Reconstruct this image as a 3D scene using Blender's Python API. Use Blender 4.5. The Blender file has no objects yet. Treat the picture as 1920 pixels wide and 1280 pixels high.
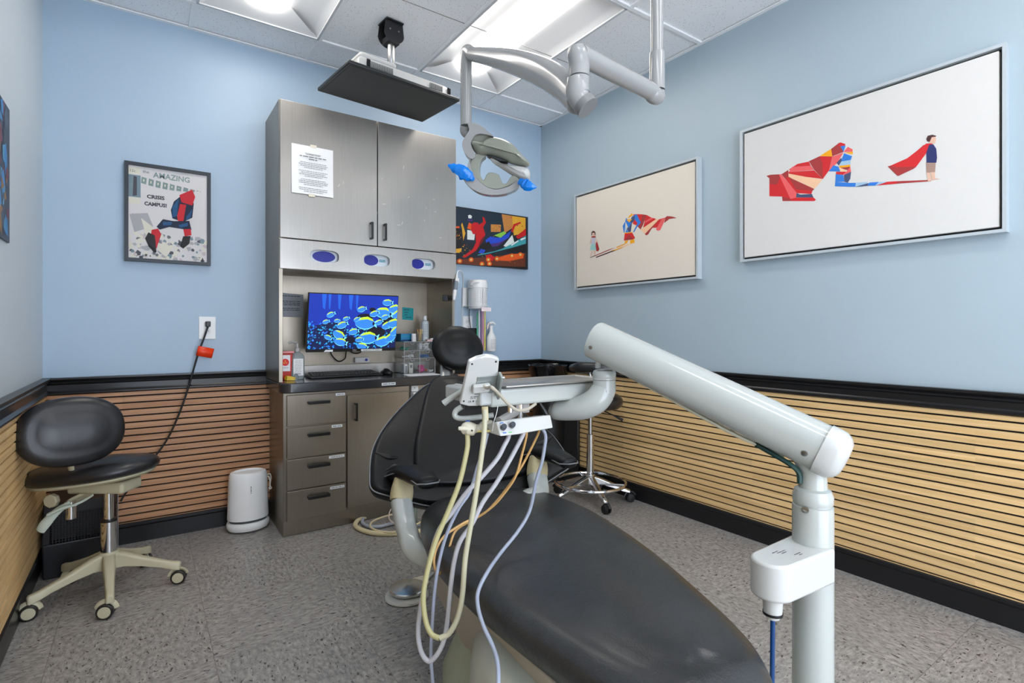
import bpy, bmesh, math, random
import numpy as np
from math import sin, cos, pi, radians, sqrt
from mathutils import Vector, Matrix

S = bpy.context.scene
COL = S.collection
rnd = random.Random(7)

# ------------------------------------------------------------------ camera, world, exposure
FPX, HY, YAW = 993.02, 619.64, 0.6073
CAM = np.array([-2.6356, -3.382, 1.097])
H, W, ZR = 2.7467, 3.0364, 0.868          # ceiling height, room width, rail top
FRONT = -4.75                             # wall behind the camera
cam_d = bpy.data.cameras.new('camera'); cam_d.sensor_width = 36
cam_d.lens = FPX / 1920 * 36; cam_d.shift_y = -(640 - HY) / 1920; cam_d.clip_start = 0.02
cam = bpy.data.objects.new('camera', cam_d); COL.objects.link(cam)
cam.location = CAM; cam.rotation_euler = (pi / 2, 0, -YAW); S.camera = cam
S.view_settings.view_transform = 'Standard'; S.view_settings.look = 'None'
S.view_settings.gamma = 1; S.view_settings.use_curve_mapping = False
S.view_settings.exposure = 0.5
S.cycles.caustics_reflective = False
LAMP = 8.5                                # emission of the troffer lenses
wd = bpy.data.worlds.new('world'); S.world = wd; wd.use_nodes = True
wd.node_tree.nodes['Background'].inputs[0].default_value = (.8, .87, 1, 1)
wd.node_tree.nodes['Background'].inputs[1].default_value = 4.8
def area(name, loc, sx, sy, power, rot=(0, 0, 0), col=(1, .97, .93)):
    l = bpy.data.lights.new(name, 'AREA'); l.shape = 'RECTANGLE'; l.size = sx; l.size_y = sy
    l.energy = power; l.color = col
    o = bpy.data.objects.new(name, l); COL.objects.link(o); o.location = loc; o.rotation_euler = rot
    return o

# ------------------------------------------------------------------ measuring helpers (photograph pixel -> point of the room)
def ray(u, v):
    a = (u - 960) / FPX; b = (HY - v) / FPX
    return np.array([a * cos(YAW) + sin(YAW), -a * sin(YAW) + cos(YAW), b])
def at(u, v, d): return Vector(CAM + ray(u, v) * d)
def hit(u, v, ax, val):
    d = ray(u, v); return Vector(CAM + d * ((val - CAM[ax]) / d[ax]))
def cw(r, d, z=0): # camera-right, camera-forward -> world
    return Vector((CAM[0] + r * cos(YAW) + d * sin(YAW), CAM[1] - r * sin(YAW) + d * cos(YAW), z))

# ------------------------------------------------------------------ materials
def lin(c): return tuple(((x / 255) / 12.92 if x / 255 <= .04045 else ((x / 255 + .055) / 1.055) ** 2.4) for x in c) + (1,)
MC = {}
def M(name, c, rough=.5, metal=0, var=.06, scale=18, bump=0, bscale=120, coat=0, trans=0, emit=0, ior=1.45, aniso=0):
    if name in MC: return MC[name]
    m = bpy.data.materials.new(name); m.use_nodes = True; nt = m.node_tree; b = nt.nodes['Principled BSDF']
    L = nt.links.new; N = nt.nodes.new
    col = lin(c)
    b.inputs['Roughness'].default_value = rough; b.inputs['Metallic'].default_value = metal
    b.inputs['IOR'].default_value = ior
    if coat: b.inputs['Coat Weight'].default_value = coat; b.inputs['Coat Roughness'].default_value = .08
    if trans: b.inputs['Transmission Weight'].default_value = trans
    tc = N('ShaderNodeTexCoord')
    if var:
        n = N('ShaderNodeTexNoise'); n.inputs['Scale'].default_value = scale; n.inputs['Detail'].default_value = 4
        L(tc.outputs['Object'], n.inputs['Vector'])
        mx = N('ShaderNodeMix'); mx.data_type = 'RGBA'
        mx.inputs[6].default_value = tuple(x * (1 - var) for x in col[:3]) + (1,)
        mx.inputs[7].default_value = tuple(min(1, x * (1 + var)) for x in col[:3]) + (1,)
        L(n.outputs['Fac'], mx.inputs[0]); L(mx.outputs[2], b.inputs['Base Color'])
        if emit: L(mx.outputs[2], b.inputs['Emission Color'])
    else:
        b.inputs['Base Color'].default_value = col
        if emit: b.inputs['Emission Color'].default_value = col
    if emit: b.inputs['Emission Strength'].default_value = emit
    if bump:
        n2 = N('ShaderNodeTexNoise'); n2.inputs['Scale'].default_value = bscale; n2.inputs['Detail'].default_value = 3
        L(tc.outputs['Object'], n2.inputs['Vector'])
        bp = N('ShaderNodeBump'); bp.inputs['Strength'].default_value = bump; bp.inputs['Distance'].default_value = .002
        L(n2.outputs['Fac'], bp.inputs['Height']); L(bp.outputs[0], b.inputs['Normal'])
    MC[name] = m; return m
def ramp(nt, stops):
    r = nt.nodes.new('ShaderNodeValToRGB'); e = r.color_ramp.elements
    while len(e) < len(stops): e.new(.5)
    for i, (p, c) in enumerate(stops): e[i].position = p; e[i].color = c
    return r
def wall_mat(name, c):
    m = M(name, c, rough=.42, var=.03, scale=3, bump=.25, bscale=260); return m
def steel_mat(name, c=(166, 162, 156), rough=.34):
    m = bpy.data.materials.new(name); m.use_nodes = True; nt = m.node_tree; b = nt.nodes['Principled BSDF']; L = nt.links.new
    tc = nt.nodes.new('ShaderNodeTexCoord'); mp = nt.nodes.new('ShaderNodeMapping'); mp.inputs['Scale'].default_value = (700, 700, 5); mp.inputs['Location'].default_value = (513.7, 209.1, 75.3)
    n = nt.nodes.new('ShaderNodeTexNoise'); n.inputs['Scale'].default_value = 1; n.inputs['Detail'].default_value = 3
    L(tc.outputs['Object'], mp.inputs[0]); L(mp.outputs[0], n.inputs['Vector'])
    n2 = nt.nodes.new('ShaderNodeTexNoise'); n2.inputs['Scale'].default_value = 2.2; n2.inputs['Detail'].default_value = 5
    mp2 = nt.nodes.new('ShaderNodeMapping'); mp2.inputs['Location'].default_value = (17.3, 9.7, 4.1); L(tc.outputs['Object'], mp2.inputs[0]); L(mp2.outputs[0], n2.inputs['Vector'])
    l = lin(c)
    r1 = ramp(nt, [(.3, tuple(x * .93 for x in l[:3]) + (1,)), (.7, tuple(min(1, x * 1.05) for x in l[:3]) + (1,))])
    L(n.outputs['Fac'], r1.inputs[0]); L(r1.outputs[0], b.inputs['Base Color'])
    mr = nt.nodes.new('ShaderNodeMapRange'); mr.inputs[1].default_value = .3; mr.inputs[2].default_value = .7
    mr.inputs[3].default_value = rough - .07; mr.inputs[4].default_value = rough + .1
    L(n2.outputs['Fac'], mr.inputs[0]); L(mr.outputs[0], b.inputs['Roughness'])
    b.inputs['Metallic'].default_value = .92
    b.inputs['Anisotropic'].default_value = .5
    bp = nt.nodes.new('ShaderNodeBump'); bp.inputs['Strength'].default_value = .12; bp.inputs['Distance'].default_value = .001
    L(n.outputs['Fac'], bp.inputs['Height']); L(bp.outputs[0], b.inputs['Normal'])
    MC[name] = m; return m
def wood_mat(name, c1, c2, axis):
    m = bpy.data.materials.new(name); m.use_nodes = True; nt = m.node_tree; b = nt.nodes['Principled BSDF']; L = nt.links.new
    tc = nt.nodes.new('ShaderNodeTexCoord'); mp = nt.nodes.new('ShaderNodeMapping')
    mp.inputs['Scale'].default_value = (2.2, 60, 60) if axis == 0 else (60, 2.2, 60)
    n = nt.nodes.new('ShaderNodeTexNoise'); n.inputs['Scale'].default_value = 1; n.inputs['Detail'].default_value = 6; n.inputs['Distortion'].default_value = .6
    L(tc.outputs['Object'], mp.inputs[0]); L(mp.outputs[0], n.inputs['Vector'])
    mp2 = nt.nodes.new('ShaderNodeMapping'); mp2.inputs['Scale'].default_value = (1.1, 1.1, 29.4)
    v = nt.nodes.new('ShaderNodeTexWhiteNoise'); v.noise_dimensions = '3D'
    sn = nt.nodes.new('ShaderNodeVectorMath'); sn.operation = 'FLOOR'
    L(tc.outputs['Object'], mp2.inputs[0]); L(mp2.outputs[0], sn.inputs[0]); L(sn.outputs[0], v.inputs['Vector'])
    r1 = ramp(nt, [(.3, lin(c2)), (.62, lin(c1))]); L(n.outputs['Fac'], r1.inputs[0])
    hs = nt.nodes.new('ShaderNodeHueSaturation'); mr = nt.nodes.new('ShaderNodeMapRange'); mr.inputs[3].default_value = .9; mr.inputs[4].default_value = 1.08
    L(v.outputs['Value'], mr.inputs[0]); L(mr.outputs[0], hs.inputs['Value']); L(r1.outputs[0], hs.inputs['Color'])
    L(hs.outputs[0], b.inputs['Base Color']); b.inputs['Roughness'].default_value = .5
    MC[name] = m; return m
def floor_mat():
    m = bpy.data.materials.new('vinyl_floor'); m.use_nodes = True; nt = m.node_tree; b = nt.nodes['Principled BSDF']; L = nt.links.new; N = nt.nodes.new
    tc = N('ShaderNodeTexCoord')
    n = N('ShaderNodeTexNoise'); n.inputs['Scale'].default_value = 2.5; n.inputs['Detail'].default_value = 8; n.inputs['Roughness'].default_value = .7
    L(tc.outputs['Object'], n.inputs['Vector'])
    # every other tile is laid turned by 90 degrees
    ck = N('ShaderNodeTexChecker'); ck.inputs['Scale'].default_value = 1 / .457; ck.inputs[1].default_value = (1, 1, 1, 1); ck.inputs[2].default_value = (0, 0, 0, 1)
    of = N('ShaderNodeVectorMath'); of.operation = 'ADD'; of.inputs[1].default_value = (50 * .457 + .158, 50 * .457, .2); L(tc.outputs['Object'], of.inputs[0]); L(of.outputs[0], ck.inputs['Vector'])
    ma = N('ShaderNodeMapping'); ma.inputs['Scale'].default_value = (1, 2.2, 1); ma.inputs['Rotation'].default_value = (0, 0, .12); L(tc.outputs['Object'], ma.inputs[0])
    mb = N('ShaderNodeMapping'); mb.inputs['Scale'].default_value = (2.2, 1, 1); mb.inputs['Rotation'].default_value = (0, 0, .1); L(tc.outputs['Object'], mb.inputs[0])
    mv = N('ShaderNodeMix'); mv.data_type = 'VECTOR'; L(ck.outputs['Fac'], mv.inputs[0]); L(ma.outputs[0], mv.inputs[4]); L(mb.outputs[0], mv.inputs[5])
    def noise(sc, det, rough=.5, dist=0):
        q = N('ShaderNodeTexNoise'); q.inputs['Scale'].default_value = sc; q.inputs['Detail'].default_value = det; q.inputs['Roughness'].default_value = rough; q.inputs['Distortion'].default_value = dist
        L(mv.outputs[1], q.inputs['Vector']); return q
    n1 = noise(34, 5, .68, .3); base = ramp(nt, [(.33, lin((116, 114, 111))), (.5, lin((148, 145, 141))), (.68, lin((174, 170, 164)))]); L(n1.outputs['Fac'], base.inputs[0])
    m0 = N('ShaderNodeMix'); m0.data_type = 'RGBA'; m0.blend_type = 'MULTIPLY'; m0.inputs[0].default_value = .5; rb = ramp(nt, [(.35, (.78, .78, .78, 1)), (.65, (1.08, 1.06, 1.04, 1))]); L(n.outputs['Fac'], rb.inputs[0]); L(base.outputs[0], m0.inputs[6]); L(rb.outputs[0], m0.inputs[7])
    n2 = noise(48, 2, .5, .6); rd = ramp(nt, [(.63, (0, 0, 0, 1)), (.67, (1, 1, 1, 1))]); L(n2.outputs['Fac'], rd.inputs[0])
    m1 = N('ShaderNodeMix'); m1.data_type = 'RGBA'; L(rd.outputs[0], m1.inputs[0]); L(m0.outputs[2], m1.inputs[6]); m1.inputs[7].default_value = lin((62, 59, 60))
    n3 = noise(80, 2); r3 = ramp(nt, [(.70, (0, 0, 0, 1)), (.76, (1, 1, 1, 1))]); L(n3.outputs['Fac'], r3.inputs[0])
    m2 = N('ShaderNodeMix'); m2.data_type = 'RGBA'; L(r3.outputs[0], m2.inputs[0]); L(m1.outputs[2], m2.inputs[6]); m2.inputs[7].default_value = lin((196, 192, 186))
    # tile joints every 0.457 m
    sp = N('ShaderNodeSeparateXYZ'); L(tc.outputs['Object'], sp.inputs[0])
    last = m2.outputs[2]
    for i, off in ((0, .158), (1, .0)):
        a = N('ShaderNodeMath'); a.operation = 'ADD'; a.inputs[1].default_value = 50 * .457 + off; L(sp.outputs[i], a.inputs[0])
        mo = N('ShaderNodeMath'); mo.operation = 'MODULO'; mo.inputs[1].default_value = .457; L(a.outputs[0], mo.inputs[0])
        lt = N('ShaderNodeMath'); lt.operation = 'LESS_THAN'; lt.inputs[1].default_value = .0022; L(mo.outputs[0], lt.inputs[0])
        sc = N('ShaderNodeMath'); sc.operation = 'MULTIPLY'; sc.inputs[1].default_value = .55; L(lt.outputs[0], sc.inputs[0])
        mm = N('ShaderNodeMix'); mm.data_type = 'RGBA'; L(sc.outputs[0], mm.inputs[0]); L(last, mm.inputs[6]); mm.inputs[7].default_value = lin((84, 78, 74))
        last = mm.outputs[2]
    L(last, b.inputs['Base Color']); b.inputs['Roughness'].default_value = .42
    return m
def tile_mat():
    m = bpy.data.materials.new('ceiling_tile'); m.use_nodes = True; nt = m.node_tree; b = nt.nodes['Principled BSDF']; L = nt.links.new; N = nt.nodes.new
    tc = N('ShaderNodeTexCoord')
    v = N('ShaderNodeTexVoronoi'); v.inputs['Scale'].default_value = 95; L(tc.outputs['Object'], v.inputs['Vector'])
    r = ramp(nt, [(.13, (1, 1, 1, 1)), (.2, (0, 0, 0, 1))]); L(v.outputs['Distance'], r.inputs[0])
    nz = N('ShaderNodeTexNoise'); nz.inputs['Scale'].default_value = 60; L(tc.outputs['Object'], nz.inputs['Vector'])
    rz = ramp(nt, [(.45, (0, 0, 0, 1)), (.52, (1, 1, 1, 1))]); L(nz.outputs['Fac'], rz.inputs[0])
    mu = N('ShaderNodeMath'); mu.operation = 'MULTIPLY'; L(r.outputs[0], mu.inputs[0]); L(rz.outputs[0], mu.inputs[1])
    mx = N('ShaderNodeMix'); mx.data_type = 'RGBA'; L(mu.outputs[0], mx.inputs[0]); mx.inputs[6].default_value = lin((247, 247, 247)); mx.inputs[7].default_value = lin((120, 116, 112))
    L(mx.outputs[2], b.inputs['Base Color']); b.inputs['Roughness'].default_value = .9
    return m
def leather(name, c=(22, 23, 25), rough=.40, wr=.22):
    m = bpy.data.materials.new(name); m.use_nodes = True; nt = m.node_tree; b = nt.nodes['Principled BSDF']; L = nt.links.new; N = nt.nodes.new
    b.inputs['Specular IOR Level'].default_value = .36; b.inputs['Coat Weight'].default_value = .22; b.inputs['Coat Roughness'].default_value = .24
    tc = N('ShaderNodeTexCoord')
    n = N('ShaderNodeTexNoise'); n.inputs['Scale'].default_value = 9; n.inputs['Detail'].default_value = 6; L(tc.outputs['Object'], n.inputs['Vector'])
    l = lin(c); r = ramp(nt, [(.3, tuple(x * .75 for x in l[:3]) + (1,)), (.75, tuple(x * 1.5 for x in l[:3]) + (1,))]); L(n.outputs['Fac'], r.inputs[0])
    L(r.outputs[0], b.inputs['Base Color'])
    mr = N('ShaderNodeMapRange'); mr.inputs[1].default_value = .3; mr.inputs[2].default_value = .7; mr.inputs[3].default_value = rough - .05; mr.inputs[4].default_value = rough + .1
    L(n.outputs['Fac'], mr.inputs[0]); L(mr.outputs[0], b.inputs['Roughness'])
    v = N('ShaderNodeTexVoronoi'); v.inputs['Scale'].default_value = 260; L(tc.outputs['Object'], v.inputs['Vector'])
    n2 = N('ShaderNodeTexNoise'); n2.inputs['Scale'].default_value = 22; n2.inputs['Detail'].default_value = 8; n2.inputs['Distortion'].default_value = 1.4; L(tc.outputs['Object'], n2.inputs['Vector'])
    ad = N('ShaderNodeMath'); ad.operation = 'MULTIPLY_ADD'; ad.inputs[1].default_value = .25; L(v.outputs['Distance'], ad.inputs[0]); L(n2.outputs['Fac'], ad.inputs[2])
    bp = N('ShaderNodeBump'); bp.inputs['Strength'].default_value = wr; bp.inputs['Distance'].default_value = .004
    L(ad.outputs[0], bp.inputs['Height']); L(bp.outputs[0], b.inputs['Normal'])
    MC[name] = m; return m

WALLB = wall_mat('blue_wall_colour', (166, 187, 205)); WALLR = wall_mat('grey_blue_wall_colour', (172, 188, 196)); WALLL = wall_mat('pale_blue_wall_colour', (204, 211, 214))  # wall colour set for each wall: back bluer, left palest
BLACKTRIM = M('black_trim', (24, 24, 26), .3, var=.1)
SLAT_R = wood_mat('oak_slat_pale', (232, 196, 140), (214, 174, 116), 1); SLAT_B = wood_mat('oak_slat_brown', (196, 148, 108), (170, 120, 82), 0)  # slat colour set by wall: back browner and darker than the sides
GAP = M('slat_gap', (10, 10, 10), .8, var=0)
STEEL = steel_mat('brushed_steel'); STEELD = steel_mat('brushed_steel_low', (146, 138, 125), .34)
CHROME = M('chrome', (225, 225, 225), .09, 1, var=0); SATIN = M('satin_metal', (170, 170, 168), .3, 1, var=.03)
DARKM = M('dark_metal', (52, 52, 54), .4, .6)
BLACKP = M('black_plastic', (18, 18, 19), .38); BLACKG = M('black_gloss', (10, 10, 11), .12, var=0)
LEATHER = leather('black_upholstery', (8, 9, 10), .42, .15); _b = LEATHER.node_tree.nodes['Principled BSDF']; _b.inputs['Coat Weight'].default_value = .04; _b.inputs['Specular IOR Level'].default_value = .26; LEATHERS = leather('worn_upholstery_sheen', (43, 44, 45), .34, .34); LEATHER2 = leather('black_stool_vinyl', (30, 30, 32), .34, .12)  # worn seat leather: its sheen is put into a greyer base colour
WHITEG = M('white_enamel', (192, 193, 189), .2, var=.02, coat=.3); GREYG = M('pale_grey_enamel', (174, 178, 173), .2, var=.02, coat=.3)
LIGHTG = M('lamp_grey_enamel', (148, 148, 147), .22, var=.02, coat=.3); OLIVE = M('grey_olive_shell', (142, 145, 132), .28, var=.03, coat=.2)
GREENG = M('aged_green_grey', (168, 176, 152), .32, var=.12, scale=6); TAUPE = M('taupe_panel', (178, 172, 158), .45); BEIGE = M('beige_plastic', (186, 180, 152), .4, var=.05)
TAN = M('yellowed_plastic', (190, 178, 140), .4, var=.2, scale=9); MINT = M('mint_plastic', (190, 202, 190), .35)
WHITEP = M('white_plastic', (232, 232, 230), .3, var=.02); PAPER = M('paper', (240, 240, 240), .7, var=.02); INK = M('ink', (60, 60, 64), .7, var=0)
GREYT = M('grey_print', (130, 130, 134), .7, var=0)

# ------------------------------------------------------------------ mesh helpers
def cr(pts, k=8):
    """Catmull-Rom through pts (any dimension)."""
    P = [np.array(p, float) for p in pts]; P = [2 * P[0] - P[1]] + P + [2 * P[-1] - P[-2]]; out = []
    for i in range(1, len(P) - 2):
        for j in range(k):
            t = j / k; a, b, c, d = P[i - 1], P[i], P[i + 1], P[i + 2]
            out.append(.5 * ((2 * b) + (-a + c) * t + (2 * a - 5 * b + 4 * c - d) * t * t + (-a + 3 * b - 3 * c + d) * t ** 3))
    out.append(P[-2]); return out
def crc(pts, k=6):
    P = [np.array(p, float) for p in pts]; n = len(P); out = []
    for i in range(n):
        a, b, c, d = P[i - 1], P[i], P[(i + 1) % n], P[(i + 2) % n]
        for j in range(k):
            t = j / k; out.append(.5 * ((2 * b) + (-a + c) * t + (2 * a - 5 * b + 4 * c - d) * t * t + (-a + 3 * b - 3 * c + d) * t ** 3))
    return out
class FR:
    def __init__(s, o, ex, ey, ez=None):
        s.o = Vector(o); s.x = Vector(ex).normalized(); s.y = Vector(ey).normalized()
        s.z = Vector(ez).normalized() if ez is not None else s.x.cross(s.y).normalized()
    def __call__(s, x, y, z=0): return s.o + s.x * x + s.y * y + s.z * z
WF = FR((0, 0, 0), (1, 0, 0), (0, 1, 0))
class G:
    def __init__(s): s.v = []; s.f = []; s.m = []
    def add(s, vs, fs, mi=0):
        b = len(s.v); s.v += [Vector(v) for v in vs]; s.f += [tuple(b + i for i in f) for f in fs]; s.m += [mi] * len(fs); return s
    def box(s, a, b, mi=0, fr=WF):
        (x0, y0, z0), (x1, y1, z1) = a, b
        vs = [fr(x, y, z) for z in (z0, z1) for x, y in ((x0, y0), (x1, y0), (x1, y1), (x0, y1))]
        return s.add(vs, [(3, 2, 1, 0), (4, 5, 6, 7), (0, 1, 5, 4), (1, 2, 6, 5), (2, 3, 7, 6), (3, 0, 4, 7)], mi)
    def loft(s, rings, mi=0, caps=True, close=True):
        n = len(rings[0]); vs = [p for r in rings for p in r]; fs = []
        for i in range(len(rings) - 1):
            for j in range(n if close else n - 1):
                k = (j + 1) % n; fs.append((i * n + j, i * n + k, (i + 1) * n + k, (i + 1) * n + j))
        if caps: fs.append(tuple(range(n))[::-1]); fs.append(tuple((len(rings) - 1) * n + j for j in range(n)))
        return s.add(vs, fs, mi)
    def prism(s, poly, t0, t1, fr=WF, mi=0):
        return s.loft([[fr(x, y, t0) for x, y in poly], [fr(x, y, t1) for x, y in poly]], mi)
    def face(s, poly, t, fr, mi=0): return s.add([fr(x, y, t) for x, y in poly], [tuple(range(len(poly)))], mi)
    def tube(s, path, r, n=12, mi=0, smooth=0, ell=None, up=None, sq=2.0, round_ends=False):
        """path points; r number or list; ell = ratio of the second half-axis; up = vector the second axis keeps to."""
        rr = r if hasattr(r, '__len__') else [r] * len(path)
        d = [tuple(p) + (q,) for p, q in zip(path, rr)]
        if smooth and len(d) > 2: d = cr(d, smooth)
        P = [Vector(q[:3]) for q in d]; R = [float(q[3]) for q in d]
        if round_ends:
            t = (P[0] - P[1]).normalized(); t2 = (P[-1] - P[-2]).normalized(); a, b = P[0], P[-1]; ra, rb = R[0], R[-1]
            P = [a + t * ra * .45 * k for k in (1, .8, .45)] + P + [b + t2 * rb * .45 * k for k in (.45, .8, 1)]
            R = [ra * .35, ra * .68, ra * .93] + R + [rb * .93, rb * .68, rb * .35]
        rings = []; nrm = None
        for i, p in enumerate(P):
            t = (P[min(i + 1, len(P) - 1)] - P[max(i - 1, 0)])
            if t.length < 1e-9: t = Vector((0, 0, 1))
            t.normalize()
            if up is not None: nrm = Vector(up) - t * Vector(up).dot(t)
            elif nrm is None: nrm = t.orthogonal()
            else: nrm = nrm - t * nrm.dot(t)
            if nrm.length < 1e-6: nrm = t.orthogonal()
            nrm.normalize(); bn = t.cross(nrm); e = ell or 1
            ring = []
            for j in range(n):
                a = 2 * pi * j / n; ca, sa = cos(a), sin(a)
                if sq != 2: ca = math.copysign(abs(ca) ** (2 / sq), ca); sa = math.copysign(abs(sa) ** (2 / sq), sa)
                ring.append(p + bn * ca * R[i] + nrm * sa * R[i] * e)
            rings.append(ring)
        return s.loft(rings, mi)
    def lathe(s, prof, o=(0, 0, 0), axis=(0, 0, 1), n=24, mi=0, sx=1, sy=1, xdir=None, sq=2.0):
        az = Vector(axis).normalized(); ax = Vector(xdir).normalized() if xdir is not None else az.orthogonal().normalized()
        if abs(az.z) > .999 and xdir is None: ax = Vector((1, 0, 0))
        ay = az.cross(ax); rings = []
        for r, z in prof:
            ring = []
            for j in range(n):
                a = 2 * pi * j / n; ca, sa = cos(a), sin(a)
                if sq != 2: ca = math.copysign(abs(ca) ** (2 / sq), ca); sa = math.copysign(abs(sa) ** (2 / sq), sa)
                ring.append(Vector(o) + ax * ca * r * sx + ay * sa * r * sy + az * z)
            rings.append(ring)
        return s.loft(rings, mi)
    def sphere(s, o, r, n=16, m=10, mi=0, scale=(1, 1, 1)):
        prof = [(max(1e-4, r * sin(pi * i / m)), -r * cos(pi * i / m) * scale[2]) for i in range(m + 1)]
        return s.lathe(prof, o, n=n, mi=mi, sx=scale[0], sy=scale[1])
    def ringtorus(s, o, R, r, axis=(0, 0, 1), n=48, m=10, mi=0):
        az = Vector(axis).normalized(); ax = az.orthogonal().normalized(); ay = az.cross(ax); vs = []; fs = []
        for i in range(n):
            a = 2 * pi * i / n; d = ax * cos(a) + ay * sin(a)
            for j in range(m):
                b = 2 * pi * j / m; vs.append(Vector(o) + d * (R + r * cos(b)) + az * r * sin(b))
        for i in range(n):
            for j in range(m): fs.append((i * m + j, ((i + 1) % n) * m + j, ((i + 1) % n) * m + (j + 1) % m, i * m + (j + 1) % m))
        return s.add(vs, fs, mi)
    def cushion(s, outline, fr, a, b, zb, zr, zt, inset=.05, dome=.01, mi=0, bin=.03, bend=None, k=5):
        """closed outline (x, y) in frame fr; a-b its spine; zb bottom, zr widest height, zt top; shoulder inset."""
        O = crc(outline, k); n = len(O); a = np.array(a, float); b = np.array(b, float)
        ctr = []
        for p in O:
            ab = b - a; L2 = ab @ ab; t = max(0, min(1, ((p - a) @ ab) / L2)) if L2 > 1e-12 else 0; ctr.append(a + ab * t)
        def ring(ins, z, f=0):
            out = []
            for p, c in zip(O, ctr):
                v = p - c; l = np.linalg.norm(v); q = c + v * max(.001, (l - ins) / l) * (1 - f)
                zz = z + (bend(q[0], q[1]) if bend else 0); out.append(fr(q[0], q[1], zz))
            return out
        R = [ring(bin + .02, zb), ring(bin, zb), ring(bin * .3, zb + (zr - zb) * .35), ring(0, zr)]
        for i in range(1, 7):
            t = i / 6 * pi / 2; R.append(ring(inset * (1 - cos(t)), zr + (zt - zr) * sin(t)))
        for i in range(1, 7):
            f = i / 6; R.append(ring(inset, zt + dome * (1 - (1 - f) ** 2), min(f, .999)))
        return s.loft(R, mi)
    def build(s, name, mats, parent=None, bevel=0, seg=2, angle=35, flip=False, label=None):
        me = bpy.data.meshes.new(name); org = parent_loc(parent)
        me.from_pydata([tuple(v - org) for v in s.v], [], s.f)
        if not isinstance(mats, (list, tuple)): mats = [mats]
        for m in mats: me.materials.append(m)
        me.polygons.foreach_set('material_index', s.m)
        bm = bmesh.new(); bm.from_mesh(me); bmesh.ops.remove_doubles(bm, verts=bm.verts, dist=1e-6)
        bmesh.ops.recalc_face_normals(bm, faces=bm.faces); bm.to_mesh(me); bm.free()
        me.shade_smooth(); me.set_sharp_from_angle(angle=radians(angle)); me.update()
        o = bpy.data.objects.new(name, me); COL.objects.link(o)
        if parent is not None: o.parent = parent
        if bevel:
            md = o.modifiers.new('edge', 'BEVEL'); md.width = bevel; md.segments = seg; md.limit_method = 'ANGLE'; md.angle_limit = radians(40); md.harden_normals = False
        if label: o['label'] = label
        return o
def parent_loc(p):
    v = Vector((0, 0, 0))
    while p is not None: v += Vector(p.location); p = p.parent
    return v
def tag(o, label, cat, group=None, kind=None):
    if label: o['label'] = label
    if cat: o['category'] = cat
    if group: o['group'] = group
    if kind: o['kind'] = kind
    return o
def thing(name, loc, label, cat, group=None):
    o = bpy.data.objects.new(name, None); COL.objects.link(o); o.location = loc; o.empty_display_size = .1
    return tag(o, label, cat, group)
def single(g, name, mats, label, cat, group=None, **k):
    """one-mesh thing, its origin at its base"""
    c = sum(g.v, Vector()) / len(g.v); c.z = min(v.z for v in g.v)
    g.v = [v - c for v in g.v]; o = g.build(name, mats, None, **k); o.location = c; return tag(o, label, cat, group)
def struct(g, name, mats, parent=None, **k):
    o = g.build(name, mats, parent, **k)
    if parent is None: o['kind'] = 'structure'
    return o
def dup(root, delta, label, group=None):
    def cp(o, par):
        c = o.copy(); COL.objects.link(c)
        if par is not None: c.parent = par
        for ch in list(o.children): cp(ch, c)
        return c
    c = cp(root, None); c.location = Vector(root.location) + Vector(delta); c['label'] = label
    if group: c['group'] = group
    return c
def curve_mesh(splines, thick):
    cu = bpy.data.curves.new('tmp', 'CURVE'); cu.dimensions = '2D'; cu.fill_mode = 'BOTH'; cu.extrude = thick / 2
    for sp in splines:
        s = cu.splines.new('POLY'); s.points.add(len(sp) - 1); s.use_cyclic_u = True
        for i, (x, y) in enumerate(sp): s.points[i].co = (x, y, 0, 1)
    return _cm(cu)
def _cm(cu):
    o = bpy.data.objects.new('tmp', cu); COL.objects.link(o); dg = bpy.context.evaluated_depsgraph_get(); dg.update()
    me = bpy.data.meshes.new_from_object(o.evaluated_get(dg)); vs = [v.co.copy() for v in me.vertices]; fs = [tuple(p.vertices) for p in me.polygons]
    bpy.data.objects.remove(o); bpy.data.curves.remove(cu); bpy.data.meshes.remove(me); return vs, fs
def text_into(g, txt, fr, size, x, y, t=0, mi=0, bold=0, align='LEFT', ext=.0002, width=None):
    cu = bpy.data.curves.new('tmp', 'FONT'); cu.body = txt; cu.size = size; cu.extrude = ext; cu.offset = bold; cu.align_x = align; cu.resolution_u = 2
    vs, fs = _cm(cu)
    if width and vs:
        w = max(v.x for v in vs) - min(v.x for v in vs); k = width / w
        for v in vs: v.x *= k
    g.add([fr(x + v.x, y + v.y, t + v.z) for v in vs], fs, mi)
def lines_into(g, fr, x0, x1, y, h, t, mi, seed=0, gap=.25, center=True):
    """a row of word-long dashes"""
    r = random.Random(seed); x = x0 + (r.random() * (x1 - x0) * .1 if center else 0); xe = x1 - (x - x0)
    while x < xe:
        w = min(xe - x, h * r.uniform(2, 6)); g.face([(x, y), (x + w, y), (x + w, y + h), (x, y + h)], t, fr, mi); x += w + h * .8
def ellp(cx, cy, rx, ry, n=24, sq=2.0):
    out = []
    for i in range(n):
        a = 2 * pi * i / n; c, s = cos(a), sin(a)
        out.append((cx + math.copysign(abs(c) ** (2 / sq), c) * rx, cy + math.copysign(abs(s) ** (2 / sq), s) * ry))
    return out

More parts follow.
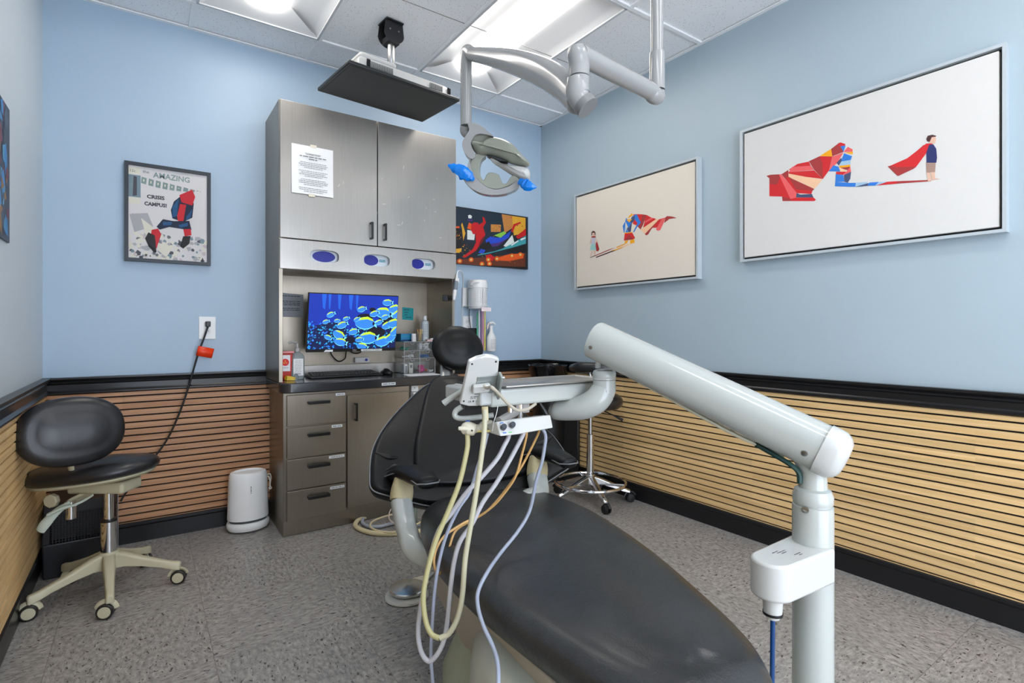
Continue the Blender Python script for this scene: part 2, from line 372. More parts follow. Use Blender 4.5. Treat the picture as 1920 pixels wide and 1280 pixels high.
# ------------------------------------------------------------------ the room
T = .12
g = G().box((-W - T, FRONT - T, -.1), (T, T, 0)); struct(g, 'floor', floor_mat())
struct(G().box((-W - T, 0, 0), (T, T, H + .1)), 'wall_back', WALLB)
struct(G().box((0, FRONT - T, 0), (T, 0, H + .1)), 'wall_right', WALLR)
struct(G().box((-W - T, FRONT - T, 0), (-W, 0, H + .1)), 'wall_left', WALLL)
g = G(); OX0, OX1, OZ = -2.75, -.45, 2.35                    # unseen wall behind the camera; opening added so world light fills the room
g.box((-W, FRONT - T, 0), (OX0, FRONT, H + .1)); g.box((OX1, FRONT - T, 0), (0, FRONT, H + .1)); g.box((OX0, FRONT - T, OZ), (OX1, FRONT, H + .1))
struct(g, 'wall_front', WALLR)
struct(G().box((-W, FRONT, H + .006), (0, 0, H + .1)), 'ceiling', tile_mat())
GX, GY, GS = -.5962, -.2827, .61
TBAR = M('ceiling_grid', (244, 244, 243), .5, var=0)
g = G()
cols = [GX - GS * k for k in range(0, 5) if GX - GS * k > -W]
rows = [GY - 2 * GS * k for k in range(0, 5) if GY - 2 * GS * k > FRONT]
for x in cols: g.box((x - .012, FRONT, H - .004), (x + .012, 0, H + .006))
for y in rows: g.box((-W, y - .012, H - .0045), (0, y + .012, H + .006))
struct(g, 'trim_1', TBAR)
g = G()                                                    # wall angle around the ceiling
g.box((-W, -.022, H - .006), (0, 0, H)); g.box((-.022, FRONT, H - .006), (0, 0, H)); g.box((-W, FRONT, H - .006), (-W + .022, 0, H))
struct(g, 'trim_2', TBAR)
g = G()
for y in rows: g.box((-W, y - GS - .0015, H + .0035), (0, y - GS + .0015, H + .006))
struct(g, 'trim_3', M('tile_score', (120, 118, 115), .8, var=0))
# slatted wainscot: black backing + slats, one mesh for each wall
Z0, Z1, PITCH = .1, .79, .034
def wain(name, wall, mat):
    g = G(); a = .006; b = .016
    n = int((Z1 - Z0) / PITCH) + 1
    def put(lo, hi, z0, z1, mi):
        if wall == 'b': g.box((-W, -hi, z0), (0, -lo, z1), mi)
        if wall == 'r': g.box((-hi, FRONT, z0), (-lo, 0, z1), mi)
        if wall == 'l': g.box((-W + lo, FRONT, z0), (-W + hi, 0, z1), mi)
    put(0, a, Z0, Z1, 0)
    for i in range(n):
        z = Z1 - i * PITCH; put(a, b, max(z - PITCH + .0078, Z0), z, 1)
    return struct(g, name, [GAP, mat])
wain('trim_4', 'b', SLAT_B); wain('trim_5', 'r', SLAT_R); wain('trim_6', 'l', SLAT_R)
RAILP = [(0, .783), (.022, .783), (.028, .789), (.028, .795), (.022, .800), (.018, .806), (.018, .832), (.024, .837), (.026, .843), (.022, .848), (.030, .853), (.036, .860), (.036, .868), (0, .868)]
BASEP = [(0, 0), (.016, 0), (.016, .082), (.020, .086), (.024, .092), (.024, .104), (.018, .108), (0, .108)]
def mould(name, wall, P, mat):
    fr = {'b': FR((-W, 0, 0), (0, -1, 0), (0, 0, 1), (1, 0, 0)), 'r': FR((0, FRONT, 0), (-1, 0, 0), (0, 0, 1), (0, 1, 0)), 'l': FR((-W, FRONT, 0), (1, 0, 0), (0, 0, 1), (0, 1, 0))}[wall]
    ln = W if wall == 'b' else -FRONT
    g = G().prism(P, 0, ln, fr); return struct(g, name, mat, angle=25)
for i, w in enumerate('brl'):
    mould('trim_%d' % (7 + i), w, RAILP, BLACKTRIM); mould('baseboard_' + {'b': 'back', 'r': 'right', 'l': 'left'}[w], w, BASEP, BLACKTRIM)

# ------------------------------------------------------------------ ceiling troffers
PAN = M('troffer_pan', (205, 206, 207), .4, var=0)
LENS = M('lit_lens', (255, 250, 244), .5, var=0, emit=LAMP)
def troffer(cx, cy, label):
    x0, x1, y0, y1 = cx - .293, cx + .293, cy - .598, cy + .598
    t = thing('ceiling_light', (cx, cy, H - .004), label, 'ceiling light', 'recessed ceiling lights')
    g = G()                                                # pan: curved wings rising to the lens
    n = 8; pr = [(x0, -.002)] + [(x0 + (.165) * i / n, .012 + .05 * sin(pi / 2 * i / n)) for i in range(1, n + 1)]
    prr = pr + [(2 * cx - x, z) for x, z in pr[::-1]]
    g.loft([[Vector((x, y0, H + z)) for x, z in prr], [Vector((x, y1, H + z)) for x, z in prr]], caps=False, close=False)
    for yy in (y0, y1): g.add([(x, yy, H + z) for x, z in prr], [tuple(range(len(prr)))])
    g.build('pan', PAN, t)
    for yy, s in ((y0, 1), (y1, -1)):                      # sloping end pieces
        g = G(); g.add([(x0, yy, H - .003), (x1, yy, H - .003), (cx + .126, yy + s * .12, H + .058), (cx - .126, yy + s * .12, H + .058)], [(0, 1, 2, 3)]); g.build('end_reflector', PAN, t)
    g = G(); g.box((x0 - .006, y0 - .006, H - .006), (x1 + .006, y0 + .006, H + .002)); g.box((x0 - .006, y1 - .006, H - .006), (x1 + .006, y1 + .006, H + .002))
    g.box((x0 - .006, y0, H - .006), (x0 + .006, y1, H + .002)); g.box((x1 - .006, y0, H - .006), (x1 + .006, y1, H + .002))
    g.build('frame', PAN, t)
    prof = [(-.122 + .244 * i / 10, .062 - .045 * sin(pi * i / 10) ** .6) for i in range(11)]
    g = G().loft([[Vector((cx + x, y0 + .11, H + z)) for x, z in prof], [Vector((cx + x, y1 - .11, H + z)) for x, z in prof]])
    g.build('lens', LENS, t)
    return t
# cut ceiling openings by leaving the pans in front of a raised ceiling: raise is inside the 0.1 m slab
CXS = (GX - 2.5 * GS, GX - .5 * GS)
troffer(CXS[1], GY - GS, 'lit recessed ceiling light behind the dental lamp arm')
troffer(CXS[0], GY - GS, 'lit recessed ceiling light at the top left above the comic poster wall')
for k, x in enumerate(CXS): troffer(x, GY - 5 * GS, ('added recessed ceiling light out of view on the left', 'added recessed ceiling light out of view on the right')[k])  # unseen pair added to even the light over the room
# rebuild the ceiling with holes for the troffers
o = bpy.data.objects['ceiling']; mat = o.data.materials[0]; bpy.data.objects.remove(o)
holes = [(x - .295, x + .295, y - .6, y + .6) for x in CXS for y in (GY - GS, GY - 5 * GS)]
xs = sorted({-W, 0} | {h[0] for h in holes} | {h[1] for h in holes}); ys = sorted({FRONT, 0} | {h[2] for h in holes} | {h[3] for h in holes})
g = G()
for i in range(len(xs) - 1):
    for j in range(len(ys) - 1):
        mx, my = (xs[i] + xs[i + 1]) / 2, (ys[j] + ys[j + 1]) / 2
        if not any(h[0] < mx < h[1] and h[2] < my < h[3] for h in holes): g.box((xs[i], ys[j], H + .005), (xs[i + 1], ys[j + 1], H + .03))
g.box((-W, FRONT, H + .09), (0, 0, H + .1))
struct(g, 'ceiling', mat)

# ------------------------------------------------------------------ tall steel cabinet, countertop, base cabinet
XL, XR, YU = -2.05, -.995, -.378
cab = thing('wall_cabinet', (-1.52, -.19, .822), 'tall brushed steel hutch cabinet above the black countertop', 'cabinet')
g = G(); th = .02
g.box((XL, YU, .822), (XL + th, 0, 2.323)); g.box((XR - th, YU, .822), (XR, 0, 2.323)); g.box((XL + th, YU, 2.303), (XR - th, 0, 2.323))
g.box((XL + th, -.012, .822), (XR - th, 0, 2.303)); g.box((XL + th, YU + .02, 1.425), (XR - th, -.012, 1.437)); g.box((XL + th, YU + .02, 1.585), (XR - th, -.012, 1.597))
g.build('carcass', STEELD, cab, bevel=.0015)
g = G().box((XL + th, -.046, .822), (XR - th, -.0125, .885)); g.build('backsplash', STEEL, cab, bevel=.001)
FRC = FR((0, YU - .001, 0), (1, 0, 0), (0, 0, 1), (0, -1, 0))      # cabinet front
def handle_v(p, x, z0, z1, y, n='handle'):
    g = G(); g.box((x - .006, y - .032, z0), (x + .006, y - .024, z1)); g.box((x - .006, y - .025, z0), (x + .006, y, z0 + .01)); g.box((x - .006, y - .025, z1 - .01), (x + .006, y, z1))
    return g.build(n, BLACKP, p, bevel=.001)
def handle_h(p, x0, x1, z, y):
    g = G(); g.box((x0, y - .034, z - .008), (x1, y - .026, z + .008)); g.box((x0, y - .027, z - .006), (x0 + .01, y, z + .006)); g.box((x1 - .01, y - .027, z - .006), (x1, y, z + .006))
    return g.build('handle', BLACKP, p, bevel=.001)
for x0, x1, hx in ((XL + .003, -1.519, -1.557), (-1.514, XR - .002, -1.476)):
    d = G().box((x0, YU - .019, 1.59), (x1, YU, 2.318)).build('door', STEEL, cab, bevel=.0015)
    handle_v(d, hx, 1.624, 1.722, YU - .019)
YD = YU - .019
holes = [ellp(x, 1.506, .078, .034, 32, 3.2) for x in (-1.818, -1.519, -1.222)]
vs, fs = curve_mesh([[(XL + .003, 1.427), (XR - .002, 1.427), (XR - .002, 1.584), (XL + .003, 1.584)]] + holes, .018)
fp = FR((0, YU - .0095, 0), (1, 0, 0), (0, 0, 1), (0, -1, 0))
g = G().add([fp(v.x, v.y, v.z) for v in vs], fs); g.build('dispenser_panel', STEEL, cab)
GLB = M('glove_box_card', (225, 232, 238), .5); GLD = M('glove_box_blue', (20, 30, 150), .4); GLT = M('glove_box_teal', (40, 150, 175), .5, var=0)
for i, (x, dx, lab) in enumerate(((-1.818, .004, 'white glove box behind the left oval slot'), (-1.519, -.027, 'white glove box behind the middle oval slot'), (-1.222, -.03, 'white glove box behind the right oval slot'))):
    t = thing('glove_box', (x, YU + .06, 1.438), lab, 'glove box', 'glove boxes in the dispenser panel')
    G().box((x - .12, YU + .012, 1.438), (x + .12, YU + .1, 1.566)).build('carton', GLB, t, bevel=.002)
    f2 = FR((0, YU + .0115, 0), (1, 0, 0), (0, 0, 1), (0, -1, 0))
    G().prism(ellp(x + dx, 1.508, .062 if i == 0 else .045, .030, 28), 0, .0008, f2).build('opening', GLD, t)
    if i:
        g = G(); g.prism([(x + .024, 1.502), (x + .062, 1.502), (x + .062, 1.516), (x + .024, 1.516)], 0, .0006, f2, 0)
        text_into(g, 'NITRILE', f2, .011, x + .026, 1.505, .0009, 1, ext=.0001, width=.034); g.build('print', [GLT, PAPER], t)
# paper notice taped to the left door
fd = FR((0, YD, 0), (1, 0, 0), (0, 0, 1), (0, -1, 0))
t = thing('paper_notice', (-1.88, YD, 1.82), 'white printed notice taped to the left steel cabinet door', 'paper')
g = G(); nx, nz = 10, 12
X0, X1, ZB, ZT = -1.991, -1.773, 1.832, 2.096
vs = [fd(X0 + (X1 - X0) * i / nx, ZB + (ZT - ZB) * j / nz, .0015 + .004 * sin(pi * i / nx) * .3 + (.006 * (1 - j / nz) ** 3)) for j in range(nz + 1) for i in range(nx + 1)]
g.add(vs, [(j * (nx + 1) + i, j * (nx + 1) + i + 1, (j + 1) * (nx + 1) + i + 1, (j + 1) * (nx + 1) + i) for j in range(nz) for i in range(nx)]); g.build('sheet', PAPER, t)
g = G(); fq = FR((0, YD - .0085, 0), (1, 0, 0), (0, 0, 1), (0, -1, 0))
xm = (X0 + X1) / 2
text_into(g, '"CORRECTION"', fq, .0115, xm, 2.046, 0, 0, .0003, 'CENTER', width=None)
lines_into(g, fq, X0 + .04, X1 - .035, 2.033, .005, 0, 0, 1, center=False); lines_into(g, fq, xm - .022, xm + .022, 2.021, .005, 0, 0, 2, center=False)
z = 2.002
for para in (4, 4, 4, 3):
    for q in range(para): lines_into(g, fq, X0 + (.034 if q < para - 1 else .06), X1 - (.03 if q < para - 1 else .055), z, .0028, 0, 0, int(z * 9999)); z -= .0092
    z -= .009
g.build('printed_lines', M('soft_ink', (120, 120, 124), .7, var=0), t)
TAPE = M('masking_tape', (226, 218, 200), .6)
G().box((-1.895, YD - .0035, 2.09), (-1.862, YD - .0005, 2.106)).build('tape', TAPE, t); G().box((-1.905, YD - .009, 1.822), (-1.872, YD - .0005, 1.838)).build('tape', TAPE, t)
g = G()
r = random.Random(3)
for _ in range(16):                                        # scuffs and adhesive flecks on the doors
    x, z, a, l = r.uniform(-1.95, -1.08), r.uniform(1.66, 2.1), r.choice((0, .1, 1.2, 1.5, .7)), r.uniform(.006, .02)
    if X0 - .02 < x < X1 + .02 and z > 1.8: continue
    g.face([(x, z), (x + l * cos(a), z + l * sin(a)), (x + l * cos(a) - .0012 * sin(a), z + l * sin(a) + .0018), (x - .0012 * sin(a), z + .0018)], .0004, fd)
g.build('adhesive_mark', M('adhesive', (228, 226, 220), .6, var=0), cab, label='pale flecks of old adhesive')['kind'] = 'stuff'

# countertop with rounded left corner
CT = .8195
poly = [(-1.0, 0), (-2.05, 0), (-2.05, -.36)] + [(-2.05 + .06 * (1 - cos(a)), -.372 - .06 * sin(a)) for a in [pi / 2 * i / 6 for i in range(1, 7)]] + [(-1.0, -.432)]
g = G().prism([(x, y) for x, y in poly], .766, CT, WF); single(g, 'countertop', M('charcoal_laminate', (44, 45, 48), .22, var=.1, coat=.3), 'dark charcoal countertop with rounded front edge on the steel base cabinet', 'countertop', bevel=.006, seg=3)
bc = thing('base_cabinet', (-1.52, -.2, 0), 'brushed steel base cabinet with four drawers under the countertop', 'cabinet')
YB = -.385
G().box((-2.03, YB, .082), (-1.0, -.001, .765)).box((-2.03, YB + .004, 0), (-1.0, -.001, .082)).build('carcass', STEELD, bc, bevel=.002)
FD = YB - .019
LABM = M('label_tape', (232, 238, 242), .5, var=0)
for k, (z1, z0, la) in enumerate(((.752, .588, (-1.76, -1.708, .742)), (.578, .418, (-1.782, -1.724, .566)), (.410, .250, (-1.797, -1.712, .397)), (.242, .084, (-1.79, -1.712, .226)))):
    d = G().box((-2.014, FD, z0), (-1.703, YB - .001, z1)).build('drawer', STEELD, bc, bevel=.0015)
    handle_h(d, -1.912, -1.798, z1 - .043, FD)
    ff = FR((0, FD, 0), (1, 0, 0), (0, 0, 1), (0, -1, 0))
    g = G().prism([(la[0], la[2] - .007), (la[1], la[2] - .007), (la[1], la[2] + .007), (la[0], la[2] + .007)], 0, .0008, ff, 0)
    lines_into(g, ff, la[0] + .004, la[1] - .004, la[2] - .0022, .0042, .001, 1, k); g.build('label_strip', [LABM, GREYT], d)
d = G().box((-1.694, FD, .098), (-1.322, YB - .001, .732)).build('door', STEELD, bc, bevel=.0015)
handle_v(d, -1.65, .587, .688, FD)
G().box((-1.31, YB - .003, .098), (-1.01, YB - .001, .74)).build('side_panel', STEELD, bc, bevel=.001)
g = G().prism([(-1.505, .778), (-1.42, .778), (-1.42, .794), (-1.505, .794)], 0, .001, FR((0, -.4325, 0), (1, 0, 0), (0, 0, 1), (0, -1, 0)))
lines_into(g, FR((0, -.4337, 0), (1, 0, 0), (0, 0, 1), (0, -1, 0)), -1.5, -1.425, .784, .005, .0002, 1, 8); 
c = g.build('label_strip', [LABM, GREYT], bpy.data.objects['countertop'])
t = thing('wall_dispenser', (-1.285, YB - .003, .7), 'small white box fixed to the base cabinet beside the chair backrest', 'dispenser')
G().box((-1.308, YB - .022, .727), (-1.262, YB - .003, .764)).build('plate', WHITEP, t, bevel=.002)
G().box((-1.308, YB - .05, .672), (-1.235, YB - .003, .724)).build('body', WHITEP, t, bevel=.004)
G().lathe([(.003, 0), (.003, .002)], (-1.287, YB - .022, .75), (0, -1, 0), 10).build('screw', INK, t)

# ------------------------------------------------------------------ on and around the countertop
# computer monitor with the reef picture
mt = thing('computer_monitor', (-1.6, -.2, .96), 'flat computer monitor showing a shoal of blue reef fish', 'monitor')
BL, TL_ = Vector((-1.8695, -.205, .972)), Vector((-1.8685, -.262, 1.318))
fm = FR(BL, (1, 0, 0), (TL_ - BL), Vector((1, 0, 0)).cross((TL_ - BL)))
MW, MH = .541, .345
G().box((0, 0, -.022), (MW, MH, -.001), 0, fm).build('housing', BLACKP, mt, bevel=.002)
G().box((0, 0, -.001), (MW, .016, .002), 0, fm).build('bottom_bezel', BLACKP, mt)
g = G().box((.2, .1, -.075), (.34, .24, -.022), 0, fm); g.tube([fm(.27, .17, -.07), Vector((fm(.27, .17, -.07).x, -.012, 1.13))], .02, 12); g.build('wall_mount', DARKM, mt)
def em(name, c, k=1.0): return M(name, c, .6, var=0, emit=k)
mats = [em('screen_deep', (14, 44, 150), .62), em('screen_mid', (20, 86, 200), .85), em('screen_dark', (8, 18, 62), .8), em('fish_blue', (44, 112, 205), .8), em('fish_yellow', (170, 200, 40), .8),
        em('fish_white', (110, 200, 225), .8), em('reef_teal', (30, 140, 190), .85), em('screen_light', (24, 84, 190), .6), em('screen_black', (14, 10, 30), .6)]
g = G(); X0s, Y0s, X1s, Y1s = .004, .017, MW - .004, MH - .004
def sx(a): return X0s + a * (X1s - X0s)
def sy(b): return Y0s + b * (Y1s - Y0s)
def clipp(poly):
    return [(min(max(x, X0s), X1s), min(max(y, Y0s), Y1s)) for x, y in poly]
g.face([(X0s, Y0s), (X1s, Y0s), (X1s, Y1s), (X0s, Y1s)], .0002, fm, 0)
for a, w in ((.13, .05), (.2, .03), (.3, .04), (.42, .05), (.5, .03)): g.face(clipp([(sx(a), sy(1)), (sx(a + w), sy(1)), (sx(a + w * .8), sy(.72)), (sx(a + w * .3), sy(.75))]), .0004, fm, 7)
g.face([(sx(0), sy(0)), (sx(1), sy(0)), (sx(1), sy(.52)), (sx(.8), sy(.36)), (sx(.62), sy(.42)), (sx(.45), sy(.35)), (sx(.3), sy(.5)), (sx(.17), sy(.47)), (sx(0), sy(.4))], .0006, fm, 2)
r = random.Random(5)
for i in range(520):                                       # coral texture
    a = r.random() ** 1.3; b = r.random() * .5 * (1 if a < .4 else .8); w = r.uniform(.004, .016)
    x, y = sx(a), sy(b); g.face(clipp([(x - w * .5, y), (x, y - w * .3), (x + w * .5, y + w * .1), (x + w * .1, y + w * .6)]), .0008 + .0001 * (i % 3), fm, r.choice((6, 6, 1, 3, 2, 8)))
FN = [0]
def fish(a, b, s, ang=0, full=True):
    FN[0] += 1; t = .0014 + FN[0] * .00014
    cx, cy = sx(a), sy(b); ca, sa = cos(ang), sin(ang)
    def q(P): return clipp([(cx + (x * ca - y * sa) * s, cy + (x * sa + y * ca) * s) for x, y in P])
    body = ellp(0, 0, .5, .27, 18, 1.8)
    g.face(q([(.38, .05), (.62, .2), (.56, 0), (.62, -.2), (.38, -.05)]), t, fm, 5)
    g.face(q([(x * .98, y * 1.1 + (.01 if y > 0 else -.015)) for x, y in body]), t + .00003, fm, 5)
    if full: g.face(q([(-.42, .1), (-.2, .27), (.1, .33), (.36, .22), (.42, .12), (.1, .2), (-.2, .15)]), t + .00009, fm, 4)
    g.face(q(body), t + .00006, fm, 3)
    g.face(q([(-.5, 0), (-.44, .12), (-.37, .16), (-.4, 0), (-.37, -.14), (-.44, -.1)]), t + .0001, fm, 3)
    g.face(q([(.4, .12), (.5, .02), (.42, -.13), (.37, 0)]), t + .00012, fm, 8)
def dark(a, b, w, h): g.face(clipp(ellp(sx(a), sy(b), w, h, 14)), .0012, fm, 8)
dark(.62, .6, .05, .02); dark(.76, .31, .06, .035); dark(.87, .55, .05, .03); dark(.45, .16, .04, .02); dark(.7, .74, .02, .012)
for f in ((.57, .74, .055, .25), (.87, .88, .065, .0), (.83, .68, .11, -.15), (.72, .66, .06, .3), (.62, .48, .125, -.05), (.97, .76, .09, .1), (1.0, .66, .07, .5), (.36, .44, .065, .35), (.23, .63, .05, .4), (.3, .52, .035, .2),
          (.4, .56, .04, .3), (.52, .55, .04, .5), (.88, .44, .07, .4), (.97, .48, .095, .1), (.33, .26, .08, -.6), (.35, .13, .075, -.25), (.49, .32, .06, .2), (.66, .2, .12, 0), (.84, .13, .10, .15), (.93, .2, .08, .5), (.6, .04, .07, -.3), (.99, .33, .08, .6),
          (.18, .5, .04, .3), (.21, .22, .045, -.4), (.85, .6, .05, .3), (.78, .5, .05, .4), (.56, .17, .05, .1)): fish(*f[:4])
g.build('screen_picture', mats, mt)
g = G(); text_into(g, 'DELL', fm, .011, .268, .0045, .0023, 0, .0002, 'LEFT'); g.build('maker_logo', M('logo_silver', (190, 190, 190), .4, var=0), mt)
g = G(); g.prism([(.098, .001), (.15, .001), (.15, .013), (.108, .013)], .002, .003, fm); g.build('label_strip', LABM, mt)
g = G(); g.prism([(.32, .0), (.452, .0), (.452, .013), (.32, .013)], .002, .003, fm, 0); lines_into(g, fm, .33, .44, .0045, .004, .0032, 1, 4); g.build('label_strip', [LABM, GREYT], mt)
g = G().tube([(-1.69, -.03, 1.0), (-1.675, -.035, .945), (-1.635, -.035, .905), (-1.595, -.035, .92), (-1.585, -.03, .96), (-1.58, -.03, 1.0)], .0035, 8, smooth=6)
g.tube([(-1.58, -.03, .985), (-1.54, -.035, .955), (-1.50, -.035, .955), (-1.47, -.03, .985)], .0035, 8, smooth=6); g.build('cable', BLACKP, mt)
# notes
g = G(); fbk = FR((0, -.0135, 0), (1, 0, 0), (0, 0, 1), (0, -1, 0))
t = thing('paper_notice', (-1.9, -.013, 1.18), 'grey printed notice on the hutch back left of the monitor', 'paper')
G().prism([(-2.02, 1.18), (-1.84, 1.178), (-1.84, 1.315), (-2.02, 1.325)], 0, .0012, fbk).build('sheet', M('grey_paper', (150, 154, 158), .6), t)
g = G(); z = 1.302
for q in range(9):
    if q not in (1, 2, 6): lines_into(g, fbk, -1.995, -1.86, z, .004, .0014, 0, q, center=False)
    z -= .0105
g.build('printed_lines', INK, t)
t = thing('sticky_note', (-1.16, -.013, 1.17), 'teal sticky note with handwriting on the hutch back right of the monitor', 'note')
G().prism([(-1.2, 1.172), (-1.12, 1.168), (-1.118, 1.25), (-1.198, 1.256)], 0, .0012, fbk).build('sheet', M('teal_paper', (20, 160, 165), .6), t)
g = G()
for q, (a, b) in enumerate(((-1.19, -1.145), (-1.185, -1.155), (-1.182, -1.162), (-1.175, -1.135))): lines_into(g, fbk, a, b, 1.236 - q * .017, .005, .0014, 0, q + 30, center=False)
g.build('handwriting', INK, t)
t = thing('network_wall_box', (-1.48, -.02, .89), 'white surface box with a round blue port below the monitor', 'wall box')
G().box((-1.53, -.04, .893), (-1.435, -.0125, .925)).build('housing', WHITEP, t, bevel=.002); G().lathe([(.009, 0), (.009, .002)], (-1.458, -.04, .909), (0, -1, 0), 16).build('port', GLD, t)
# keyboard, turned slightly
kf = FR((-1.855, -.235, CT + .001), (1, .02, 0), (-.02, 1, 0), (0, 0, 1))
kb = thing('keyboard', kf(0, 0), 'black computer keyboard with white key legends on the countertop', 'keyboard')
g = G().loft([[kf(x, y, z) for x, y, z in ((0, 0, .0), (.44, 0, .0), (.44, 0, .012), (0, 0, .012))], [kf(x, y, z) for x, y, z in ((.012, .14, .0), (.428, .14, .0), (.428, .14, .024), (.012, .14, .024))]]); g.build('body', BLACKP, kb, bevel=.003)
KEY = M('key_cap', (34, 34, 36), .45, var=0); kg = G(); lg = G()
for rr in range(6):
    y = .015 + rr * .0205; xx = .014 + .002 * rr
    row = [.0185] * 15 if rr else [.024, .02, .02, .105, .02, .02, .022, .024]
    while xx < .425:
        w = (row.pop(0) if row else .0185); zt = .014 + y * .0857 + .004
        if xx > .295 and xx < .302: xx = .305
        if xx > .366 and xx < .373: xx = .375
        if xx + w > .43: break
        kg.add([kf(x, yy, zz) for (x, yy), zz in (((xx, y), zt - .005), ((xx + w - .002, y), zt - .005), ((xx + w - .002, y + .018), zt - .004), ((xx, y + .018), zt - .004), ((xx + .002, y + .002), zt), ((xx + w - .004, y + .002), zt), ((xx + w - .004, y + .016), zt + .001), ((xx + .002, y + .016), zt + .001))], [(4, 5, 6, 7), (0, 1, 5, 4), (1, 2, 6, 5), (2, 3, 7, 6), (3, 0, 4, 7)])
        lg.face([(xx + .005, y + .008), (xx + min(w - .008, .011), y + .008), (xx + min(w - .008, .011), y + .013), (xx + .005, y + .013)], zt + .0009, kf)
        xx += w
k_ = kg.build('keys', KEY, kb); k_['kind'] = 'stuff'; lg.build('key_legends', M('legend', (170, 170, 170), .6, var=0), k_)
mo = thing('computer_mouse', (-1.385, -.215, CT), 'small black computer mouse right of the keyboard', 'mouse')
fo = FR((-1.385, -.2, CT + .001), (1, .1, 0), (-.1, 1, 0), (0, 0, 1))
G().cushion(ellp(0, 0, .034, .056, 12), fo, (0, -.02), (0, .02), 0, .012, .026, .016, .012, bin=.004).build('body', BLACKP, mo)
G().cushion(ellp(.004, .012, .012, .022, 10), fo, (0, 0), (0, .02), .03, .034, .038, .004, .002, bin=.001).build('silver_panel', SATIN, mo)
# sharps container, sanitizer, wrapped packet
t = thing('sharps_container', (-1.985, -.15, CT), 'small red sharps box with white biohazard label at the left end of the countertop', 'container')
RED = M('red_plastic', (196, 44, 28), .35)
cx, cy = -1.99, -.18
G().loft([[Vector((cx - .045 * k, cy - .04 * k, z)), Vector((cx + .045 * k, cy - .04 * k, z)), Vector((cx + .045 * k, cy + .04 * k, z)), Vector((cx - .045 * k, cy + .04 * k, z))] for k, z in ((.82, CT + .001), (1, CT + .15))]).build('tub', RED, t, bevel=.004)
G().box((cx - .035, cy - .05, CT + .15), (cx + .05, cy + .045, CT + .162)).build('lid', M('pink_lid', (226, 140, 140), .4), t, bevel=.003)
fs_ = FR((cx, cy - .0418, 0), (1, 0, 0), (0, .0, 1), (0, -1, 0))
g = G().prism([(-.035, CT + .05), (.030, CT + .05), (.030, CT + .14), (-.035, CT + .14)], 0, .001, fs_, 0); g.prism(ellp(.004, CT + .1, .02, .02, 20), .001, .0014, fs_, 1)
for k in range(3): a = pi / 2 + k * 2 * pi / 3; g.prism(ellp(.004 + .007 * cos(a), CT + .1 + .007 * sin(a), .0042, .0042, 12), .0014, .0016, fs_, 2)
lines_into(g, fs_, -.025, .02, CT + .068, .003, .0012, 3, 1); g.build('label', [PAPER, M('warning_red', (226, 30, 30), .5, var=0), M('orange_print', (240, 160, 60), .5, var=0), GREYT], t)
GLASS = M('clear_plastic', (232, 238, 240), .08, var=0, trans=.92, ior=1.2)
t = thing('sanitizer_bottle', (-1.925, -.16, CT), 'clear pump sanitizer bottle with a white label beside the sharps box', 'bottle')
sx0, sy0 = -1.915, -.19
G().lathe([(.03, .0), (.033, .006), (.033, .125), (.026, .143), (.012, .152), (.012, .16)], (sx0, sy0, CT + .001), n=24, sx=1.15, sy=.8, sq=3).build('bottle', M('gel_bottle', (190, 200, 204), .15, var=0, trans=.6, ior=1.2), t)
G().lathe([(.014, .158), (.014, .178), (.006, .18), (.005, .205)], (sx0, sy0, CT), n=16).tube([(sx0, sy0, CT + .208), (sx0 - .03, sy0 + .01, CT + .212), (sx0 - .045, sy0 + .012, CT + .205)], .006, 8, smooth=4).build('pump', M('clear_pump', (176, 176, 174), .25), t)
f3 = FR((sx0, sy0 - .0275, CT), (1, 0, 0), (0, 0, 1), (0, -1, 0))
g = G().prism([(-.027, .022), (.027, .022), (.027, .118), (-.027, .118)], 0, .0008, f3, 0)
for q in range(8): lines_into(g, f3, -.02, .02, .105 - q * .009, .003, .001, 1, q)
for q in range(9): g.face([(-.014 + q * .0032, .027), (-.0125 + q * .0032, .027), (-.0125 + q * .0032, .036), (-.014 + q * .0032, .036)], .001, f3, 2)
g.build('label', [PAPER, M('faint_print', (176, 176, 180), .6, var=0), INK], t)
t = thing('wrapped_packet', (-1.965, -.25, CT), 'small yellow and clear wrapped packet in front of the sharps box', 'packet')
G().loft([[Vector((-1.99 + .045 * a + .006 * sin(j), -.27 + .02 * j / 5 * (1 - a * .2), CT + .002 + (.028 * sin(pi * j / 5)) * (1 - .4 * a))) for j in range(6)] for a in (0, .33, .66, 1)], caps=False, close=False).build('wrapper', M('yellow_film', (212, 176, 30), .2), t)
G().sphere((-1.938, -.262, CT + .02), .017, scale=(.8, .7, 1.1)).build('tip', GLASS, t)
# acrylic organizer: six clear drawers
ACR = M('clear_acrylic', (238, 240, 241), .05, var=0, trans=.96, ior=1.08); ACE = M('acrylic_edge', (196, 200, 204), .15, var=0)
ox0, oxm, ox1, oyf, oyb = -1.272, -1.165, -1.055, -.215, -.06; oz = (CT + .001, .918, .968, 1.025)
org = thing('desk_organizer', ((ox0 + ox1) / 2, -.14, CT), 'clear acrylic organizer with six small drawers right of the monitor', 'organizer')
g = G()
for x in (ox0, oxm, ox1): g.box((x - .0012, oyf, oz[0]), (x + .0012, oyb, oz[3]))
for z in oz: g.box((ox0, oyf, z - .001), (ox1, oyb, z + .001))
g.build('shell', ACR, org)
g = G()
for x in (ox0, oxm, ox1): g.box((x - .0012, oyf - .0012, oz[0]), (x + .0012, oyf, oz[3]))
for z in oz: g.box((ox0, oyf - .0014, z - .0008), (ox1, oyf, z + .0012))
g.build('edge', ACE, org)
